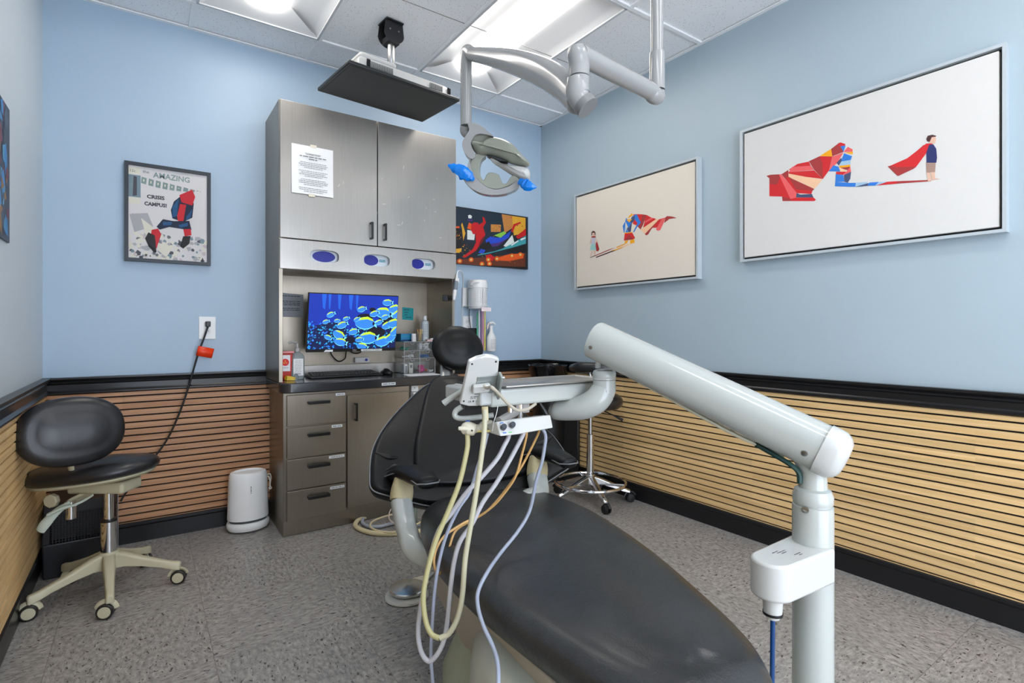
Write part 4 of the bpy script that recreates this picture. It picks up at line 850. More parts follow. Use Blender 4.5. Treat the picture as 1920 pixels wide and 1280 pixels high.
def cf(c, *p):
    lay[0] += 1; pts = []
    for i in range(0, len(p), 2): q = hit(840 + p[i] / 9.143, 380 + p[i + 1] / 9.143, 1, -.0345); pts.append((min(max(q.x, cx0), cx1), min(max(q.z, cz0), cz1)))
    g.face(pts, .0002 + .00001 * lay[0], fc, CK.index(c))
cf('night', 130, 90, 920, 200, 990, 560, 700, 620, 330, 700, 135, 420); cf('sand', 920, 195, 1100, 225, 1110, 430, 970, 520); cf('gold', 1100, 225, 1330, 260, 1330, 520, 1130, 560, 1110, 420); cf('brown', 130, 980, 1330, 860, 1330, 1150, 130, 1060)
cf('dark', 135, 440, 230, 450, 230, 760, 135, 780); cf('gold', 225, 380, 245, 340, 262, 400, 300, 520, 262, 650, 240, 440); cf('gold', 135, 790, 235, 780, 225, 850, 135, 860); cf('white', 330, 465, 465, 490, 450, 640, 330, 630); cf('orange', 328, 440, 360, 340, 405, 360, 400, 465)
cf('white', 345, 215, 380, 205, 412, 230, 400, 270, 350, 265); cf('purple', 330, 285, 425, 285, 420, 315, 335, 310); cf('orange', 135, 405, 195, 400, 195, 435, 135, 430); cf('sand', 735, 370, 905, 375, 905, 500, 735, 500)
r = random.Random(9)
for _ in range(90):
    a, b, s_ = r.choice(((135, 450, 80), (740, 380, 160), (1000, 240, 100), (1140, 330, 190), (240, 700, 80), (560, 850, 300), (1000, 860, 300), (150, 800, 250))); x, y = a + r.random() * s_, b + r.random() * 190; w = r.uniform(6, 16)
    cf(r.choice(('gold', 'orange', 'dark', 'gold', 'sand', 'dark')), x, y, x + w, y, x + w, y + w * 1.3, x, y + w)
cf('red', 400, 370, 450, 335, 520, 345, 545, 430, 500, 530, 430, 540, 395, 470); cf('red', 540, 370, 600, 330, 590, 235, 625, 260, 650, 340, 600, 420, 640, 540, 600, 640, 540, 720, 480, 820, 300, 940, 240, 930, 420, 800, 480, 680, 470, 560); cf('dred', 560, 640, 620, 560, 600, 660, 500, 800)
cf('blue', 640, 640, 720, 580, 860, 600, 1000, 540, 1080, 480, 1040, 600, 880, 680, 660, 720); cf('purple', 700, 720, 880, 680, 1040, 600, 860, 740, 700, 760); cf('dark', 540, 740, 700, 660, 760, 760, 600, 860); cf('red', 1080, 490, 1120, 370, 1240, 325, 1250, 350, 1150, 400, 1110, 510); cf('red', 1160, 580, 1335, 440, 1335, 560, 1200, 620)
cf('green', 790, 560, 960, 490, 1000, 520, 900, 600); cf('white', 950, 740, 1100, 550, 1140, 690, 1000, 760); cf('blue', 520, 860, 560, 790, 640, 810, 610, 870); cf('red', 650, 900, 730, 880, 800, 940, 760, 1000, 650, 960)
cf('teal', 510, 890, 800, 830, 920, 790, 1100, 700, 1335, 560, 1335, 700, 1100, 770, 900, 820, 700, 870, 510, 905); cf('white', 1080, 720, 1200, 640, 1210, 660, 1090, 740); cf('white', 1240, 620, 1330, 590, 1330, 610, 1250, 650)
cf('dark', 1000, 820, 1335, 720, 1335, 840, 1000, 850); cf('orange', 860, 940, 1050, 880, 1300, 870, 1290, 950, 1050, 1000, 870, 990)
for x, y, c in ((200, 1000, 'gold'), (395, 975, 'gold'), (690, 975, 'gold'), (840, 960, 'gold'), (1095, 910, 'gold'), (1240, 890, 'gold'), (580, 1050, 'gold'), (710, 1045, 'gold')):
    for c_, w in (('orange', 42), (c, 24), ('white', 9)): cf(c_, *[k for i in range(10) for k in (x + w * cos(2 * pi * i / 10), y + w * sin(2 * pi * i / 10))])
cf('dark', 520, 1080, 1335, 1100, 1335, 1150, 520, 1100)
g.build('print', [CM[k] for k in CK], t)
# poster edge on the left wall
t = thing('canvas_print', (-W + .001, -1.15, 1.416), 'dark multicoloured poster cut off at the left edge of the picture', 'picture')
g = G().box((-W + .001, -1.45, 1.41), (-W + .006, -.80, 1.885)); g.build('sheet', M('poster_dark', (38, 42, 60), .4), t)
g = G(); r = random.Random(21); fl = FR((-W + .0062, 0, 0), (0, 1, 0), (0, 0, 1), (1, 0, 0)); LM = [M('patch_%s' % k, c, .45, var=.1, scale=40) for k, c in (('sky', (60, 130, 190)), ('maroon', (110, 40, 50)), ('slate', (70, 84, 104)), ('ochre', (150, 110, 60)), ('navy', (30, 34, 60)), ('cyan', (90, 160, 200)))]
for k in range(170):
    y, z, w = r.uniform(-1.44, -.83), r.uniform(1.43, 1.86), r.uniform(.015, .05); n = r.randint(3, 6)
    g.face([(min(max(y + w * cos(2 * pi * i / n + k) * r.uniform(.4, 1), -1.45), -.80), min(max(z + w * sin(2 * pi * i / n + k) * r.uniform(.5, 1.2), 1.41), 1.885)) for i in range(n)], .0001 + (k % 12) * .00005, fl, r.randrange(6))
g.build('print', LM, t)

# left outlet, cord and tag
outlet('wall_outlet', (-2.347, 0, 1.11), FR((-2.347, 0, 1.112), (1, 0, 0), (0, 0, 1), (0, -1, 0)), 'white wall outlet with a black plug on the left part of the back wall', w=.082, h=.125)
# black heater in the corner
t = thing('space_heater', (-2.87, -.17, 0), 'black floor heater box with a mesh grille in the corner behind the left stool', 'heater')
hx0, hx1, hy0, hy1, hz = -3.0, -2.745, -.30, -.035, .33
HB = M('heater_black', (20, 20, 23), .4)
G().box((hx0, hy0, .0), (hx1, hy1, .15)).box((hx0, hy0, .28), (hx1, hy1, hz)).box((hx0, hy0 + .05, .15), (hx1, hy1, .28)).box((hx0, hy0, .15), (hx0 + .025, hy0 + .05, .28)).box((hx1 - .02, hy0, .15), (hx1, hy0 + .05, .28)).build('housing', HB, t, bevel=.004)
g = G()
for k in range(19): x = hx0 + .03 + k * .011; g.box((x, hy0 + .012, .15), (x + .003, hy0 + .016, .28))
for k in range(12): z = .155 + k * .0108; g.box((hx0 + .025, hy0 + .016, z), (hx1 - .02, hy0 + .019, z + .003))
g.build('mesh_grille', DARKM, t)
G().box((hx1 + .0, -.05, .0), (hx1 + .003, -.036, hz - .02)).build('edge_strip', SATIN, t)

pts = [Vector((-2.345, -.03, 1.122)), hit(383, 632, 1, -.035), hit(370, 668, 1, -.04), hit(352, 730, 1, -.05), hit(332, 785, 1, -.055), hit(308, 832, 1, -.06), hit(270, 880, 1, -.07), hit(235, 925, 1, -.08), hit(226, 940, 1, -.09)]
pc = G().tube(pts, .0048, 10, smooth=6).build('power_cord', BLACKP, t)
G().box((-2.357, -.034, 1.118), (-2.333, -.0085, 1.148)).build('plug', BLACKP, pc, bevel=.004)
g = G(); q0 = hit(372, 646, 1, -.045); nx = 8
vs = [q0 + Vector((.076 * i / nx, -.006 * sin(pi * i / nx * 1.3), -.006 - .018 * i / nx * 1.0 - j * .052)) for j in (0, 1) for i in range(nx + 1)]; vs = [v + Vector((-.012 if k > nx else 0, 0, 0)) for k, v in enumerate(vs)]
g.add(vs, [(i, i + 1, nx + 2 + i, nx + 1 + i) for i in range(nx)]); o = g.build('tag', M('orange_tag', (240, 62, 20), .35, var=.06), pc, label='orange tag'); md = o.modifiers.new('th', 'SOLIDIFY'); md.thickness = .0008

# air purifier
t = thing('air_purifier', (-2.155, -.135, 0), 'white oval air purifier standing on the floor left of the base cabinet', 'air purifier')
PX, PY = -2.162, -.14; PWT = M('purifier_white', (244, 244, 242), .38, var=.01)
G().lathe([(.080, .006), (.098, .010), (.106, .022), (.108, .04), (.104, .052), (.092, .054)], (PX, PY, 0), n=48, sy=.80).build('base', PWT, t)
G().lathe([(.093, .05), (.093, .068)], (PX, PY, 0), n=48, sy=.80).build('air_gap', M('gap_grey', (70, 76, 80), .5), t)
G().lathe([(.095, .066), (.1035, .068), (.1035, .075), (.098, .25), (.0945, .305), (.089, .318), (.078, .322), (.072, .319), (.070, .312)], (PX, PY, 0), n=48, sy=.80).build('body', PWT, t)
G().lathe([(.071, .311), (.066, .3125), (.055, .309), (.001, .309)], (PX, PY, 0), n=48, sy=.80).build('top_panel', M('top_grey', (196, 202, 204), .3), t)
fpz = FR((PX + .002, PY - .0828, .235), (0, 0, -1), (1, 0, 0), (0, -1, 0)); g = G(); lines_into(g, fpz, -.02, .02, -.002, .004, .0014, 0, 3, center=False); g.build('printed_name', GREYT, t)
G().tube([(PX + .096, PY - .02, .29), (PX + .107, PY - .03, .294), (PX + .112, PY - .03, .27), (PX + .106, PY - .03, .235), (PX + .113, PY - .03, .215), (PX + .103, PY - .03, .213), (PX + .108, PY - .03, .245), (PX + .102, PY - .028, .275), (PX + .095, PY - .02, .282)], .0035, 8, smooth=5).build('strap', M('cord_beige', (206, 202, 192), .6), t)

# bins in the right back corner
t = thing('trash_can', (-.33, -.2, 0), 'tall trash can lined with a glossy black bag in the back right corner', 'trash can')
BAG = M('bin_bag', (14, 14, 16), .16, var=0, bump=1.0, bscale=26)
tc = cw(.275, 3.93); tx, ty = tc.x, tc.y
G().lathe([(.10, .0), (.105, .004), (.13, .70), (.125, .70), (.10, .01)], (tx, ty, 0), n=32).build('can', BLACKP, t)
g = G(); r = random.Random(2); rings = []
for k, (rr, z) in enumerate(((.12, .62), (.134, .69), (.146, .765), (.164, .825), (.168, .842), (.156, .846), (.14, .82), (.125, .70), (.11, .45), (.02, .4))):
    rings.append([Vector((tx + rr * (1 + .025 * r.uniform(-1, 1)) * cos(2 * pi * j / 40), ty + rr * (1 + .025 * r.uniform(-1, 1)) * sin(2 * pi * j / 40) * .8, z + r.uniform(-.006, .006))) for j in range(40)])
g.loft(rings); g.build('bin_bag', BAG, t)
t = thing('floor_cabinet', (-.3, -.3, 0), 'plain black floor box partly hidden behind the dental chair right armrest', 'box')
q = [hit(1085, 903, 2, 0), hit(985, 893, 2, 0)]; ex = (q[1] - q[0]); ex.z = 0; fb = FR((q[0].x, q[0].y, 0), ex, Vector((-ex.y, ex.x, 0)) * -1, (0, 0, 1))
G().box((0, 0, .0), (.34, .07, .56), 0, FR((q[0].x, q[0].y, 0), ex, (ex.y, -ex.x, 0), (0, 0, 1))).build('body', BLACKP, t, bevel=.008)

# ------------------------------------------------------------------ dental chair
O2 = Vector((-1.6365, -1.9616, 0)); Fv = Vector((-.1821, -.9833, 0)).normalized(); Rv = Vector((.9833, -.1821, 0)).normalized(); UP = Vector((0, 0, 1))
CF = FR(O2, Rv, Fv, UP)                                     # x = chair right, y = towards the foot, z = up
ch = thing('dental_chair', O2, 'black upholstered dental chair with grey arms in the middle of the room', 'dental chair')
def segbend(x, y): return -.03 * max(0, y - .15) ** 2 * 0 + .02 * max(0, -y - .12)
hw = [(-.34, .10), (-.33, .17), (-.27, .235), (-.17, .272), (0, .302), (.2, .296), (.4, .272), (.6, .230), (.75, .190), (.85, .145), (.91, .08)]
out = [(w, y) for y, w in hw] + [(-w, y) for y, w in hw[::-1]]
G().cushion(out, CF, (0, -.15), (0, .80), .368, .435, .492, .085, .012, bin=.05, k=6).build('seat_cushion', LEATHERS, ch, angle=60)
sfo = [(-.20, -.22), (.20, -.22), (.215, .1), (.19, .5), (.16, .82), (-.16, .82), (-.19, .5), (-.215, .1)]
G().loft([[CF(x * .92, y * .98, .15 + max(0, y - .1) * .2) for x, y in sfo], [CF(x * 1.03, y, .19 + max(0, y - .1) * .16) for x, y in sfo], [CF(x * 1.1, y, .37) for x, y in sfo]]).build('seat_frame', TAUPE, ch, bevel=.006)
cov = [(-.25, .26), (-.12, .18), (.06, .20), (.20, .26), (.225, .5), (.2, .95), (-.24, .95), (-.28, .5)]
G().loft([[CF(x * k, .6 + (y - .6) * k, z) for x, y in crc(cov, 4)] for k, z in ((1.02, .012), (1.0, .22), (.97, .285), (.9, .318), (.8, .33))]).build('lift_cover', M('cover_grey_green', (178, 180, 168), .4, var=.06, scale=5), ch, angle=50)
b0 = [(-.24, .02), (-.18, -.10), (0, -.14), (.18, -.10), (.24, .02), (.22, .3), (-.22, .3)]
G().loft([[CF(x * k, y * k + .02, z) for x, y in crc(b0, 4)] for k, z in ((1.05, .005), (1.05, .05), (.95, .10), (.8, .18), (.76, .24))]).build('base', GREENG, ch, angle=50)
fl_ = FR(CF(-.2795, .52, .13), Fv, UP, -Rv); g = G().prism(ellp(0, 0, .035, .014, 24, 3), -.004, .004, fl_); b_ = g.build('badge', BLACKG, ch)
g = G(); text_into(g, 'A-dec', fl_, .02, -.027, -.006, .0045, 0, .0004); g.build('badge_lettering', WHITEP, b_)
TH = radians(43); Uv = (-Fv * cos(TH) + UP * sin(TH)).normalized(); BN = Rv.cross(Uv).normalized()
if BN.z < 0: BN = -BN
BF = FR(CF(0, -.30, .50), Rv, Uv, BN)                        # backrest plane, z = towards the patient
bo = [(0, -.035), (.17, -.03), (.27, -.005), (.345, .02), (.405, .045), (.408, .10), (.385, .21), (.33, .315), (.245, .425), (.15, .52), (.09, .565), (0, .585)]
bo = bo + [(-x, y) for x, y in bo[-2:0:-1]]
def wingbend(x, y):
    a = abs(x); return .11 * max(0, a - .20) ** 1.35 * 3.2 - .02 * max(0, y - .3)
G().cushion(bo, BF, (0, .05), (0, .5), -.085, -.05, -.012, .03, .006, bend=wingbend, bin=.03, k=6).build('backrest', LEATHER, ch, angle=60)
pn = [(0, .02), (.15, .03), (.235, .06), (.225, .2), (.17, .36), (.115, .5), (.07, .565), (0, .58)]; pn = pn + [(-x, y) for x, y in pn[-2:0:-1]]
G().cushion(pn, BF, (0, .1), (0, .5), -.02, -.002, .016, .022, .014, bin=.004, k=6, bend=lambda x, y: -.02 * max(0, y - .3)).build('back_panel', LEATHER, ch, angle=60)
g = G(); P = crc(bo, 6); g.tube([BF(x * .995, y, -.035 + wingbend(x, y)) for x, y in P] + [BF(P[0][0] * .995, P[0][1], -.035 + wingbend(*P[0]))], .0028, 6); g.build('piping', M('piping_grey', (120, 122, 124), .5, var=0), ch)
for s in (-1, 1):                                           # folds in the side upholstery
    g = G()
    for (x0, y0), (x1, y1), (x2, y2) in (((.27, .10), (.31, .13), (.36, .105)), ((.28, .17), (.33, .17), (.375, .19))):
        g.tube([BF(s * x, y, .0 + wingbend(x, y) - .016) for x, y in ((x0, y0), (x1, y1), (x2, y2))], [.004, .013, .004], 10, smooth=6)
    g.build('upholstery_fold', LEATHER, ch)
hd = FR(BF(.08, .735, .02), (Rv * 1 + Uv * .0), (Uv * .90 + BN * .44).normalized())
G().cushion(ellp(0, 0, .128, .112, 14), hd, (-.01, 0), (.01, 0), -.045, -.008, .03, .05, .014, bin=.03, k=4).build('headrest', LEATHER, ch, angle=60)
g = G(); g.tube([BF(0, .45, -.07), BF(.01, .6, -.06), BF(.03, .7, -.04)], .03, 10, ell=.4, up=BN, smooth=5); g.build('headrest_bar', SATIN, ch)
G().cushion([(-.13, 0), (-.1, .08), (0, .1), (.1, .08), (.13, 0), (.12, -.04), (-.12, -.04)], FR(CF(0, -.30, .42), Rv, (Uv), BN), (-.05, 0), (.05, 0), -.10, -.07, -.03, .03, .0, bin=.01).build('back_hinge', BLACKP, ch)
def arm_px(pts, side):
    return pts
# left arm and pad, right arm and pad
for s, P in ((-1, dict(top=at(756, 899, 1.87), mid=at(752, 938, 1.84), low=at(762, 990, 1.79), low2=at(780, 1030, 1.73), end=CF(-.20, -.06, .35), pad=[at(741, 890, 1.93), at(762, 884, 1.87), at(786, 893, 1.78), at(803, 904, 1.70)])),
              (1, dict(top=at(1008, 858, 2.12), mid=at(1007, 893, 2.08), low=at(1010, 925, 2.02), low2=at(990, 945, 1.96), end=CF(.20, -.06, .35), pad=[at(992, 852, 2.18), at(1015, 848, 2.12), at(1043, 856, 2.03), at(1066, 867, 1.95)]))):
    G().tube([P['mid'], P['low'], P['low2'], P['end']], [.036, .034, .036, .04], 20, smooth=7, ell=1.0, sq=3.0, up=Fv).build('arm', GREYG, ch)
    G().tube([P['top'] + Vector((0, 0, .012)), P['top'].lerp(P['mid'], .5), P['mid'].lerp(P['top'], .03)], [.028, .037, .037], 20, smooth=6, sq=3.0, up=Fv).build('arm_joint', TAN, ch)
    pd = P['pad']; ax = (pd[-1] - pd[0]).normalized()
    pc = G().tube(pd, [.034, .043, .045, .036], 20, smooth=6, ell=.58, up=(0, 0, 1), sq=2.6, round_ends=True).build('arm_pad', LEATHER, ch, angle=60)
    side = ax.cross(UP).normalized()
    g = G(); c4 = cr(pd, 6); loop = [Vector(q) + side * .0405 for q in c4] + [pd[-1] + ax * .028 + side * .02, pd[-1] + ax * .03 - side * .02] + [Vector(q) - side * .0405 for q in c4[::-1]]
    g.tube(loop, .0022, 6); g.build('piping', MC['piping_grey'], pc)

# foot control
t = thing('foot_pedal', (-1.74, -1.33, 0), 'round steel foot pedal with spun top on a white floor plate', 'foot control')
fx, fy = -1.742, -1.318; c0 = Z0p = hit(763, 1118, 2, .0); fx, fy = c0.x, c0.y
G().lathe([(.086, .001), (.09, .004), (.088, .010), (.07, .011)], (fx, fy, 0), n=40).build('floor_plate', WHITEG, t)
mc = bpy.data.materials.new('spun_steel'); mc.use_nodes = True; b_ = mc.node_tree.nodes['Principled BSDF']; b_.inputs['Base Color'].default_value = lin((205, 202, 196)); b_.inputs['Metallic'].default_value = 1; b_.inputs['Roughness'].default_value = .2; b_.inputs['Anisotropic'].default_value = .8
tn = mc.node_tree.nodes.new('ShaderNodeTangent'); tn.direction_type = 'RADIAL'; tn.axis = 'Z'; mc.node_tree.links.new(tn.outputs[0], b_.inputs['Tangent'])
g = G(); n = 40; rings = [[Vector((fx + .012 + r_ * cos(2 * pi * j / n), fy + .02 + r_ * sin(2 * pi * j / n), z)) for j in range(n)] for r_, z in ((.06, .011), (.074, .016), (.076, .026), (.073, .030), (.002, .042))]
o = g.loft(rings).build('disc', mc, t, angle=20)
G().box((fx + .04, fy + .035, .002), (fx + .12, fy + .10, .022)).build('side_block', M('ivory_plastic', (222, 214, 190), .4), t, bevel=.008)
G().tube([(fx + .10, fy + .06, .012), (fx + .16, fy + .10, .01), (fx + .30, fy + .2, .01)], .005, 8, smooth=4).build('cable', GREYG, t)

# hoses coiled on the floor by the cabinet
def floor_hose(pix, r, mat, label, z=None):
    pts = [hit(u, v, 2, r + (0.0 if z is None else z)) for u, v in pix]
    g = G().tube(pts, r, 10, smooth=8); return tag(g.build('floor_hose', mat), label, 'hose', 'hoses lying on the floor behind the dental chair')
HC = M('hose_cream', (224, 210, 170), .4, var=.05); HG = M('hose_grey_blue', (172, 178, 190), .4, var=.04)
floor_hose([(860, 950), (842, 968), (815, 985), (790, 995), (738, 1000), (700, 999), (675, 992), (666, 984), (672, 975), (690, 968), (720, 958), (765, 945), (800, 930)], .0125, HC, 'thick cream hose making the outer loop on the floor beside the base cabinet')
floor_hose([(850, 945), (820, 962), (780, 985), (740, 981), (712, 987), (690, 986), (679, 977), (690, 962), (712, 953), (745, 948), (790, 935)], .009, HG, 'thick grey blue hose looped inside the cream one by the base cabinet', .004)
floor_hose([(830, 940), (815, 955), (790, 978), (745, 996), (715, 996), (696, 989), (697, 979), (715, 970), (745, 962)], .0055, HC, 'thin cream hose looped across the thicker floor hoses', .018)
floor_hose([(770, 985), (738, 980), (729, 968), (735, 950), (746, 935)], .0035, M('hose_pink_white', (222, 206, 196), .4), 'thin pale pink hose arching on the floor behind the chair left arm', .03)
t = thing('floor_post', (at(775, 960, 3.0).x, at(775, 960, 3.0).y, 0), 'pale green upright post standing behind the chair left arm', 'post')
pp = at(775, 960, 3.0); G().tube([Vector((pp.x, pp.y, .0)), Vector((pp.x, pp.y, .16)), Vector((pp.x + .01, pp.y, .27))], [.024, .021, .016], 14, smooth=4).build('post', M('post_green', (128, 140, 128), .4), t)
G().tube([Vector((pp.x + .02, pp.y, .27)), Vector((pp.x + .06, pp.y, .18)), Vector((pp.x + .035, pp.y, .08))], .004, 8, smooth=6).build('cord', HC, t)

# ------------------------------------------------------------------ delivery unit: post, flexible arm, tray, touchpad, hoses
DP = at(1524, 900, 1.17); dx_, dy_ = DP.x, DP.y
du = thing('dental_delivery_unit', (dx_, dy_, 0), 'pale grey delivery arm on a floor post carrying the instrument tray and hoses', 'dental delivery unit')
G().lathe([(.041, .0), (.041, .70), (.0405, .712), (.037, .714), (.037, .717)], (dx_, dy_, 0), n=40).build('post', GREYG, du)
G().lathe([(.039, .717), (.0405, .722), (.0405, .735), (.036, .747), (.029, .751), (.028, .77), (.026, .80)], (dx_, dy_, 0), n=40).build('swivel_collar', GREYG, du)
for z_, n_ in ((.672, 'screw'),):
    cdir = (Vector((CAM[0], CAM[1], 0)) - Vector((dx_, dy_, 0))).normalized(); cs = Vector((dx_, dy_, z_)) + (cdir * .94 + Vector((-YAW * .0, 0, 0)) + cdir.cross(UP) * -.0).normalized() * .0405
    q_ = at(1505, 958, 1.135); cs = Vector((dx_, dy_, q_.z)) + Vector((q_.x - dx_, q_.y - dy_, 0)).normalized() * .0405; ax_ = Vector((q_.x - dx_, q_.y - dy_, 0)).normalized()
    G().lathe([(.0075, 0), (.0075, .0015), (.005, .002), (.0045, -.001), (.001, -.001)], cs, ax_, 18).build('screw', SATIN, du)
# junction box with stadium outline
A_ = at(1449, 1030, 1.085); jz0, jz1 = .557, .632; Bx = Vector((dx_, dy_, 0)); d_ = (Bx - Vector((A_.x, A_.y, 0))); L_ = d_.length - .03
jf = FR((A_.x, A_.y, 0), d_, UP.cross(d_), UP)
st = [(-.042 * cos(a), .042 * sin(a)) for a in [-pi / 2 + pi * k / 14 for k in range(15)]]; st = [(x, y) for x, y in st] + [(L_ + .03, .048), (L_ + .03, -.048)]
G().prism(st, jz0, jz1, jf).build('junction_box', WHITEG, du, bevel=.006, seg=3)
g = G()
for k, (a, b, w) in enumerate(((.02, .012, .02), (.028, .006, .03), (.034, .0, .018), (.05, -.018, .022), (.058, -.024, .012))): lines_into(g, FR(jf(0, 0, jz1 + .0004), jf.x, jf.y), a, a + w, b, .0018, 0, 0, k, center=False)
g.build('printed_marks', INK, du)
G().lathe([(.020, jz0), (.018, jz0 - .035)], (A_.x, A_.y, 0), n=24).lathe([(.0195, jz0 - .035), (.0195, jz0 - .040)], (A_.x, A_.y, 0), n=24, mi=1).lathe([(.016, jz0 - .040), (.013, jz0 - .048), (.007, jz0 - .050)], (A_.x, A_.y, 0), n=24).build('hose_socket', [WHITEG, BLACKP], du)
G().tube([Vector((A_.x + .02, A_.y - .0, jz0 - .03)) , Vector((A_.x + .028, A_.y - .012, jz0 - .034))], .002, 6).build('lock_pin', SATIN, du)
bh = G().tube([(A_.x, A_.y, jz0 - .045), (A_.x - .002, A_.y, .40), (A_.x - .006, A_.y - .002, .35)], .0048, 12, smooth=4).build('vacuum_hose', M('hose_navy', (22, 62, 112), .3, var=0), du, label='dark blue vertical hose')
G().lathe([(.009, .356), (.010, .34), (.0135, .30), (.0135, .28), (.018, .272), (.018, .0)], (A_.x - .006, A_.y - .002, 0), n=20).build('connector', M('connector_blue', (20, 84, 210), .3, var=0), bh, label='bright blue hose connector')
G().lathe([(.0105, .341), (.011, .352), (.007, .357)], (A_.x - .006, A_.y - .002, 0), n=20).build('sleeve', WHITEP, bh)
# flexible arm
E1, E2 = at(1552, 845, 1.15), at(1117, 637, 1.495)
axm = (E2 - E1).normalized(); n_ = 10
tp = [E1.lerp(E2, k / n_) for k in range(n_ + 1)]
G().tube([tp[0] - axm * .001] + tp + [tp[-1] + axm * .001], [.046] + [.0525] * (n_ + 1) + [.047], 40, up=UP, sq=2.35).build('arm_tube', GREYG, du, angle=30)
cap = [E1 - axm * k for k in (-.012, .0, .018, .030, .038, .040)]
G().tube(cap, [.0545, .0545, .053, .046, .034, .012], 40, up=UP, sq=2.6).build('arm_end_cap', WHITEG, du, angle=50)
dn = (UP - axm * UP.dot(axm)).normalized(); lat = axm.cross(dn).normalized()
if lat.dot(Vector((CAM[0], CAM[1], 1)) - E1) < 0: lat = -lat
for p_, r_ in ((at(1500, 862, 1.11), .0065), (at(1115, 648, 1.46), .0055)):
    # put the pivot screw on the tube surface
    k = min((p_ - E1).dot(axm), (E2 - E1).length - .015); q = E1 + axm * k; off = (p_ - q); off = off - axm * off.dot(axm); off.normalize()
    G().lathe([(r_, 0), (r_, .003), (r_ * .6, .0035)], q + off * .0515, off, 16).build('pivot_screw', SATIN, du)
u0 = E1 + axm * .07 - dn * .052; u1 = E2 - axm * .02 - dn * .050
G().tube([u0 - dn * .004, u0.lerp(u1, .25) - dn * .010, u0.lerp(u1, .6) - dn * .004, u1], [.006, .008, .006, .004], 10, smooth=6, ell=.6, up=dn).build('underside_channel', M('channel_white', (210, 208, 190), .4, var=0), du)
nb = at(1522, 905, 1.17)
G().tube([Vector((dx_, dy_, .79)), E1 + axm * .045 - dn * .02], [.027, .03], 20).build('arm_neck', GREYG, du)
G().tube([u0.lerp(u1, .12) - dn * .008, at(1478, 868, 1.17), at(1497, 885, 1.165), at(1500, 905, 1.165)], .006, 8, smooth=6).build('cable_bundle', M('dark_green_cable', (30, 62, 58), .4, var=0), du)
# knuckle, elbow
kx = at(1133, 700, 1.5); 
G().tube([at(1122, 660, 1.5), at(1122, 690, 1.5)], .007, 10).tube([at(1119, 655, 1.5), at(1120, 690, 1.5)], .006, 10, mi=0).build('knuckle_fork', GREYG, du)
G().lathe([(.02, 0), (.024, .004), (.018, .009), (.024, .014), (.018, .02), (.023, .026), (.018, .032), (.02, .04)], at(1143, 683, 1.5), axm * -.2 + UP, 18).build('ribbed_boot', BLACKP, du)
zt = kx.z - .005 + .0
G().lathe([(.0325, -.012), (.0325, -.006), (.033, -.005), (.033, .006), (.030, .013), (.022, .017), (.012, .018)], (kx.x, kx.y, zt), n=36).build('swivel_cap', GREYG, du)
G().tube([Vector((kx.x, kx.y, zt - .013)), Vector((kx.x, kx.y, zt - .040)), at(1131, 733, 1.5), at(1117, 751, 1.5), at(1093, 763, 1.51), at(1063, 768, 1.53), at(1040, 769, 1.545), at(1030, 766, 1.55)], [.032, .0325, .035, .037, .035, .031, .026, .012], 32, smooth=5, round_ends=False).build('elbow', GREYG, du, angle=60)
# tray and body, long side along the room's x axis
bx0, bx1, by0, by1 = -1.905, -1.51, -2.24, -2.03
G().box((bx0, by0, .899), (bx1, by1, .946)).build('tray_body', GREYG, du, bevel=.008, seg=3)
G().box((bx0 - .03, by0 + .005, .905), (bx0 + .075, by1 - .01, .944)).build('body_end', M('body_end_grey', (182, 186, 184), .3, var=0, coat=.2), du, bevel=.006)
G().box((bx0 + .01, by0 + .01, .946), (bx1 - .01, by1 - .01, .948)).build('tray_gap', BLACKP, du)
TZ = .9485; g = G(); o__ = [(bx0 - .03, by0 - .015), (bx1 + .03, by0 - .015), (bx1 + .03, by1 + .05), (bx0 - .03, by1 + .05)]
def insetp(k): return [(bx0 + .035 + k, by0 - .015 + k), (bx1 + .03 - k, by0 - .015 + k), (bx1 + .03 - k, by1 - .05 - k), (bx0 + .035 + k, by1 - .05 - k)]
g.loft([[Vector((x, y, z)) for x, y in insetp(k)] for k, z in ((.004, TZ), (0, TZ + .001), (0, TZ + .005), (.002, TZ + .006), (.006, TZ + .005), (.010, TZ + .002), (.10, TZ + .0018))]); g.build('instrument_tray', STEEL, du, bevel=.0015)
# posts and bracket below
for px in (964, 993): a = at(px, 757, 1.42); G().lathe([(.0075, .857), (.0075, .900)], (a.x, -2.2, 0), n=14).build('support_rod', CHROME, du)
G().tube([at(1012, 755, 1.45), at(1024, 775, 1.45), at(1030, 795, 1.46), at(1028, 806, 1.46)], [.004, .006, .008, .003], 8, smooth=5).build('wire_bundle', BLACKP, du)
G().box((-1.80, -2.20, .870), (-1.755, -2.17, .905)).tube([(-1.79, -2.19, .875), at(935, 790, 1.40)], .012, 10).build('bracket', M('bracket_grey', (176, 172, 168), .4), du)
# control block with two knobs
cy0 = -2.27
cbf = FR((-1.902, cy0, .832), (1, 0, -.012), (0, 1, 0), None)
G().loft([[cbf(x, y, z) for x, y, z in ((0, -.006, 0), (0, .05, 0), (0, .06, .022), (0, .012, .034))], [cbf(x, y, z) for x, y, z in ((.055, -.008, 0), (.055, .055, 0), (.055, .07, .026), (.055, .012, .037))], [cbf(x, y, z) for x, y, z in ((.175, .0, .004), (.175, .055, .004), (.175, .07, .03), (.175, .012, .038))]]).build('control_block', WHITEG, du, bevel=.003)
for kx_, kz_ in ((.014, .019), (.041, .022)): G().lathe([(.0075, 0), (.0080, .002), (.0072, .016), (.006, .017)], cbf(kx_, .004, kz_), (-.35, -.85, .38), 16).build('knob', M('knob_dark', (40, 48, 58), .4), du)
g = G(); fkb = FR(cbf(0, -.0005, .0), cbf(.055, -.002, 0) - cbf(0, 0, 0), Vector((0, .018, .034)), None)
g.build if 0 else None
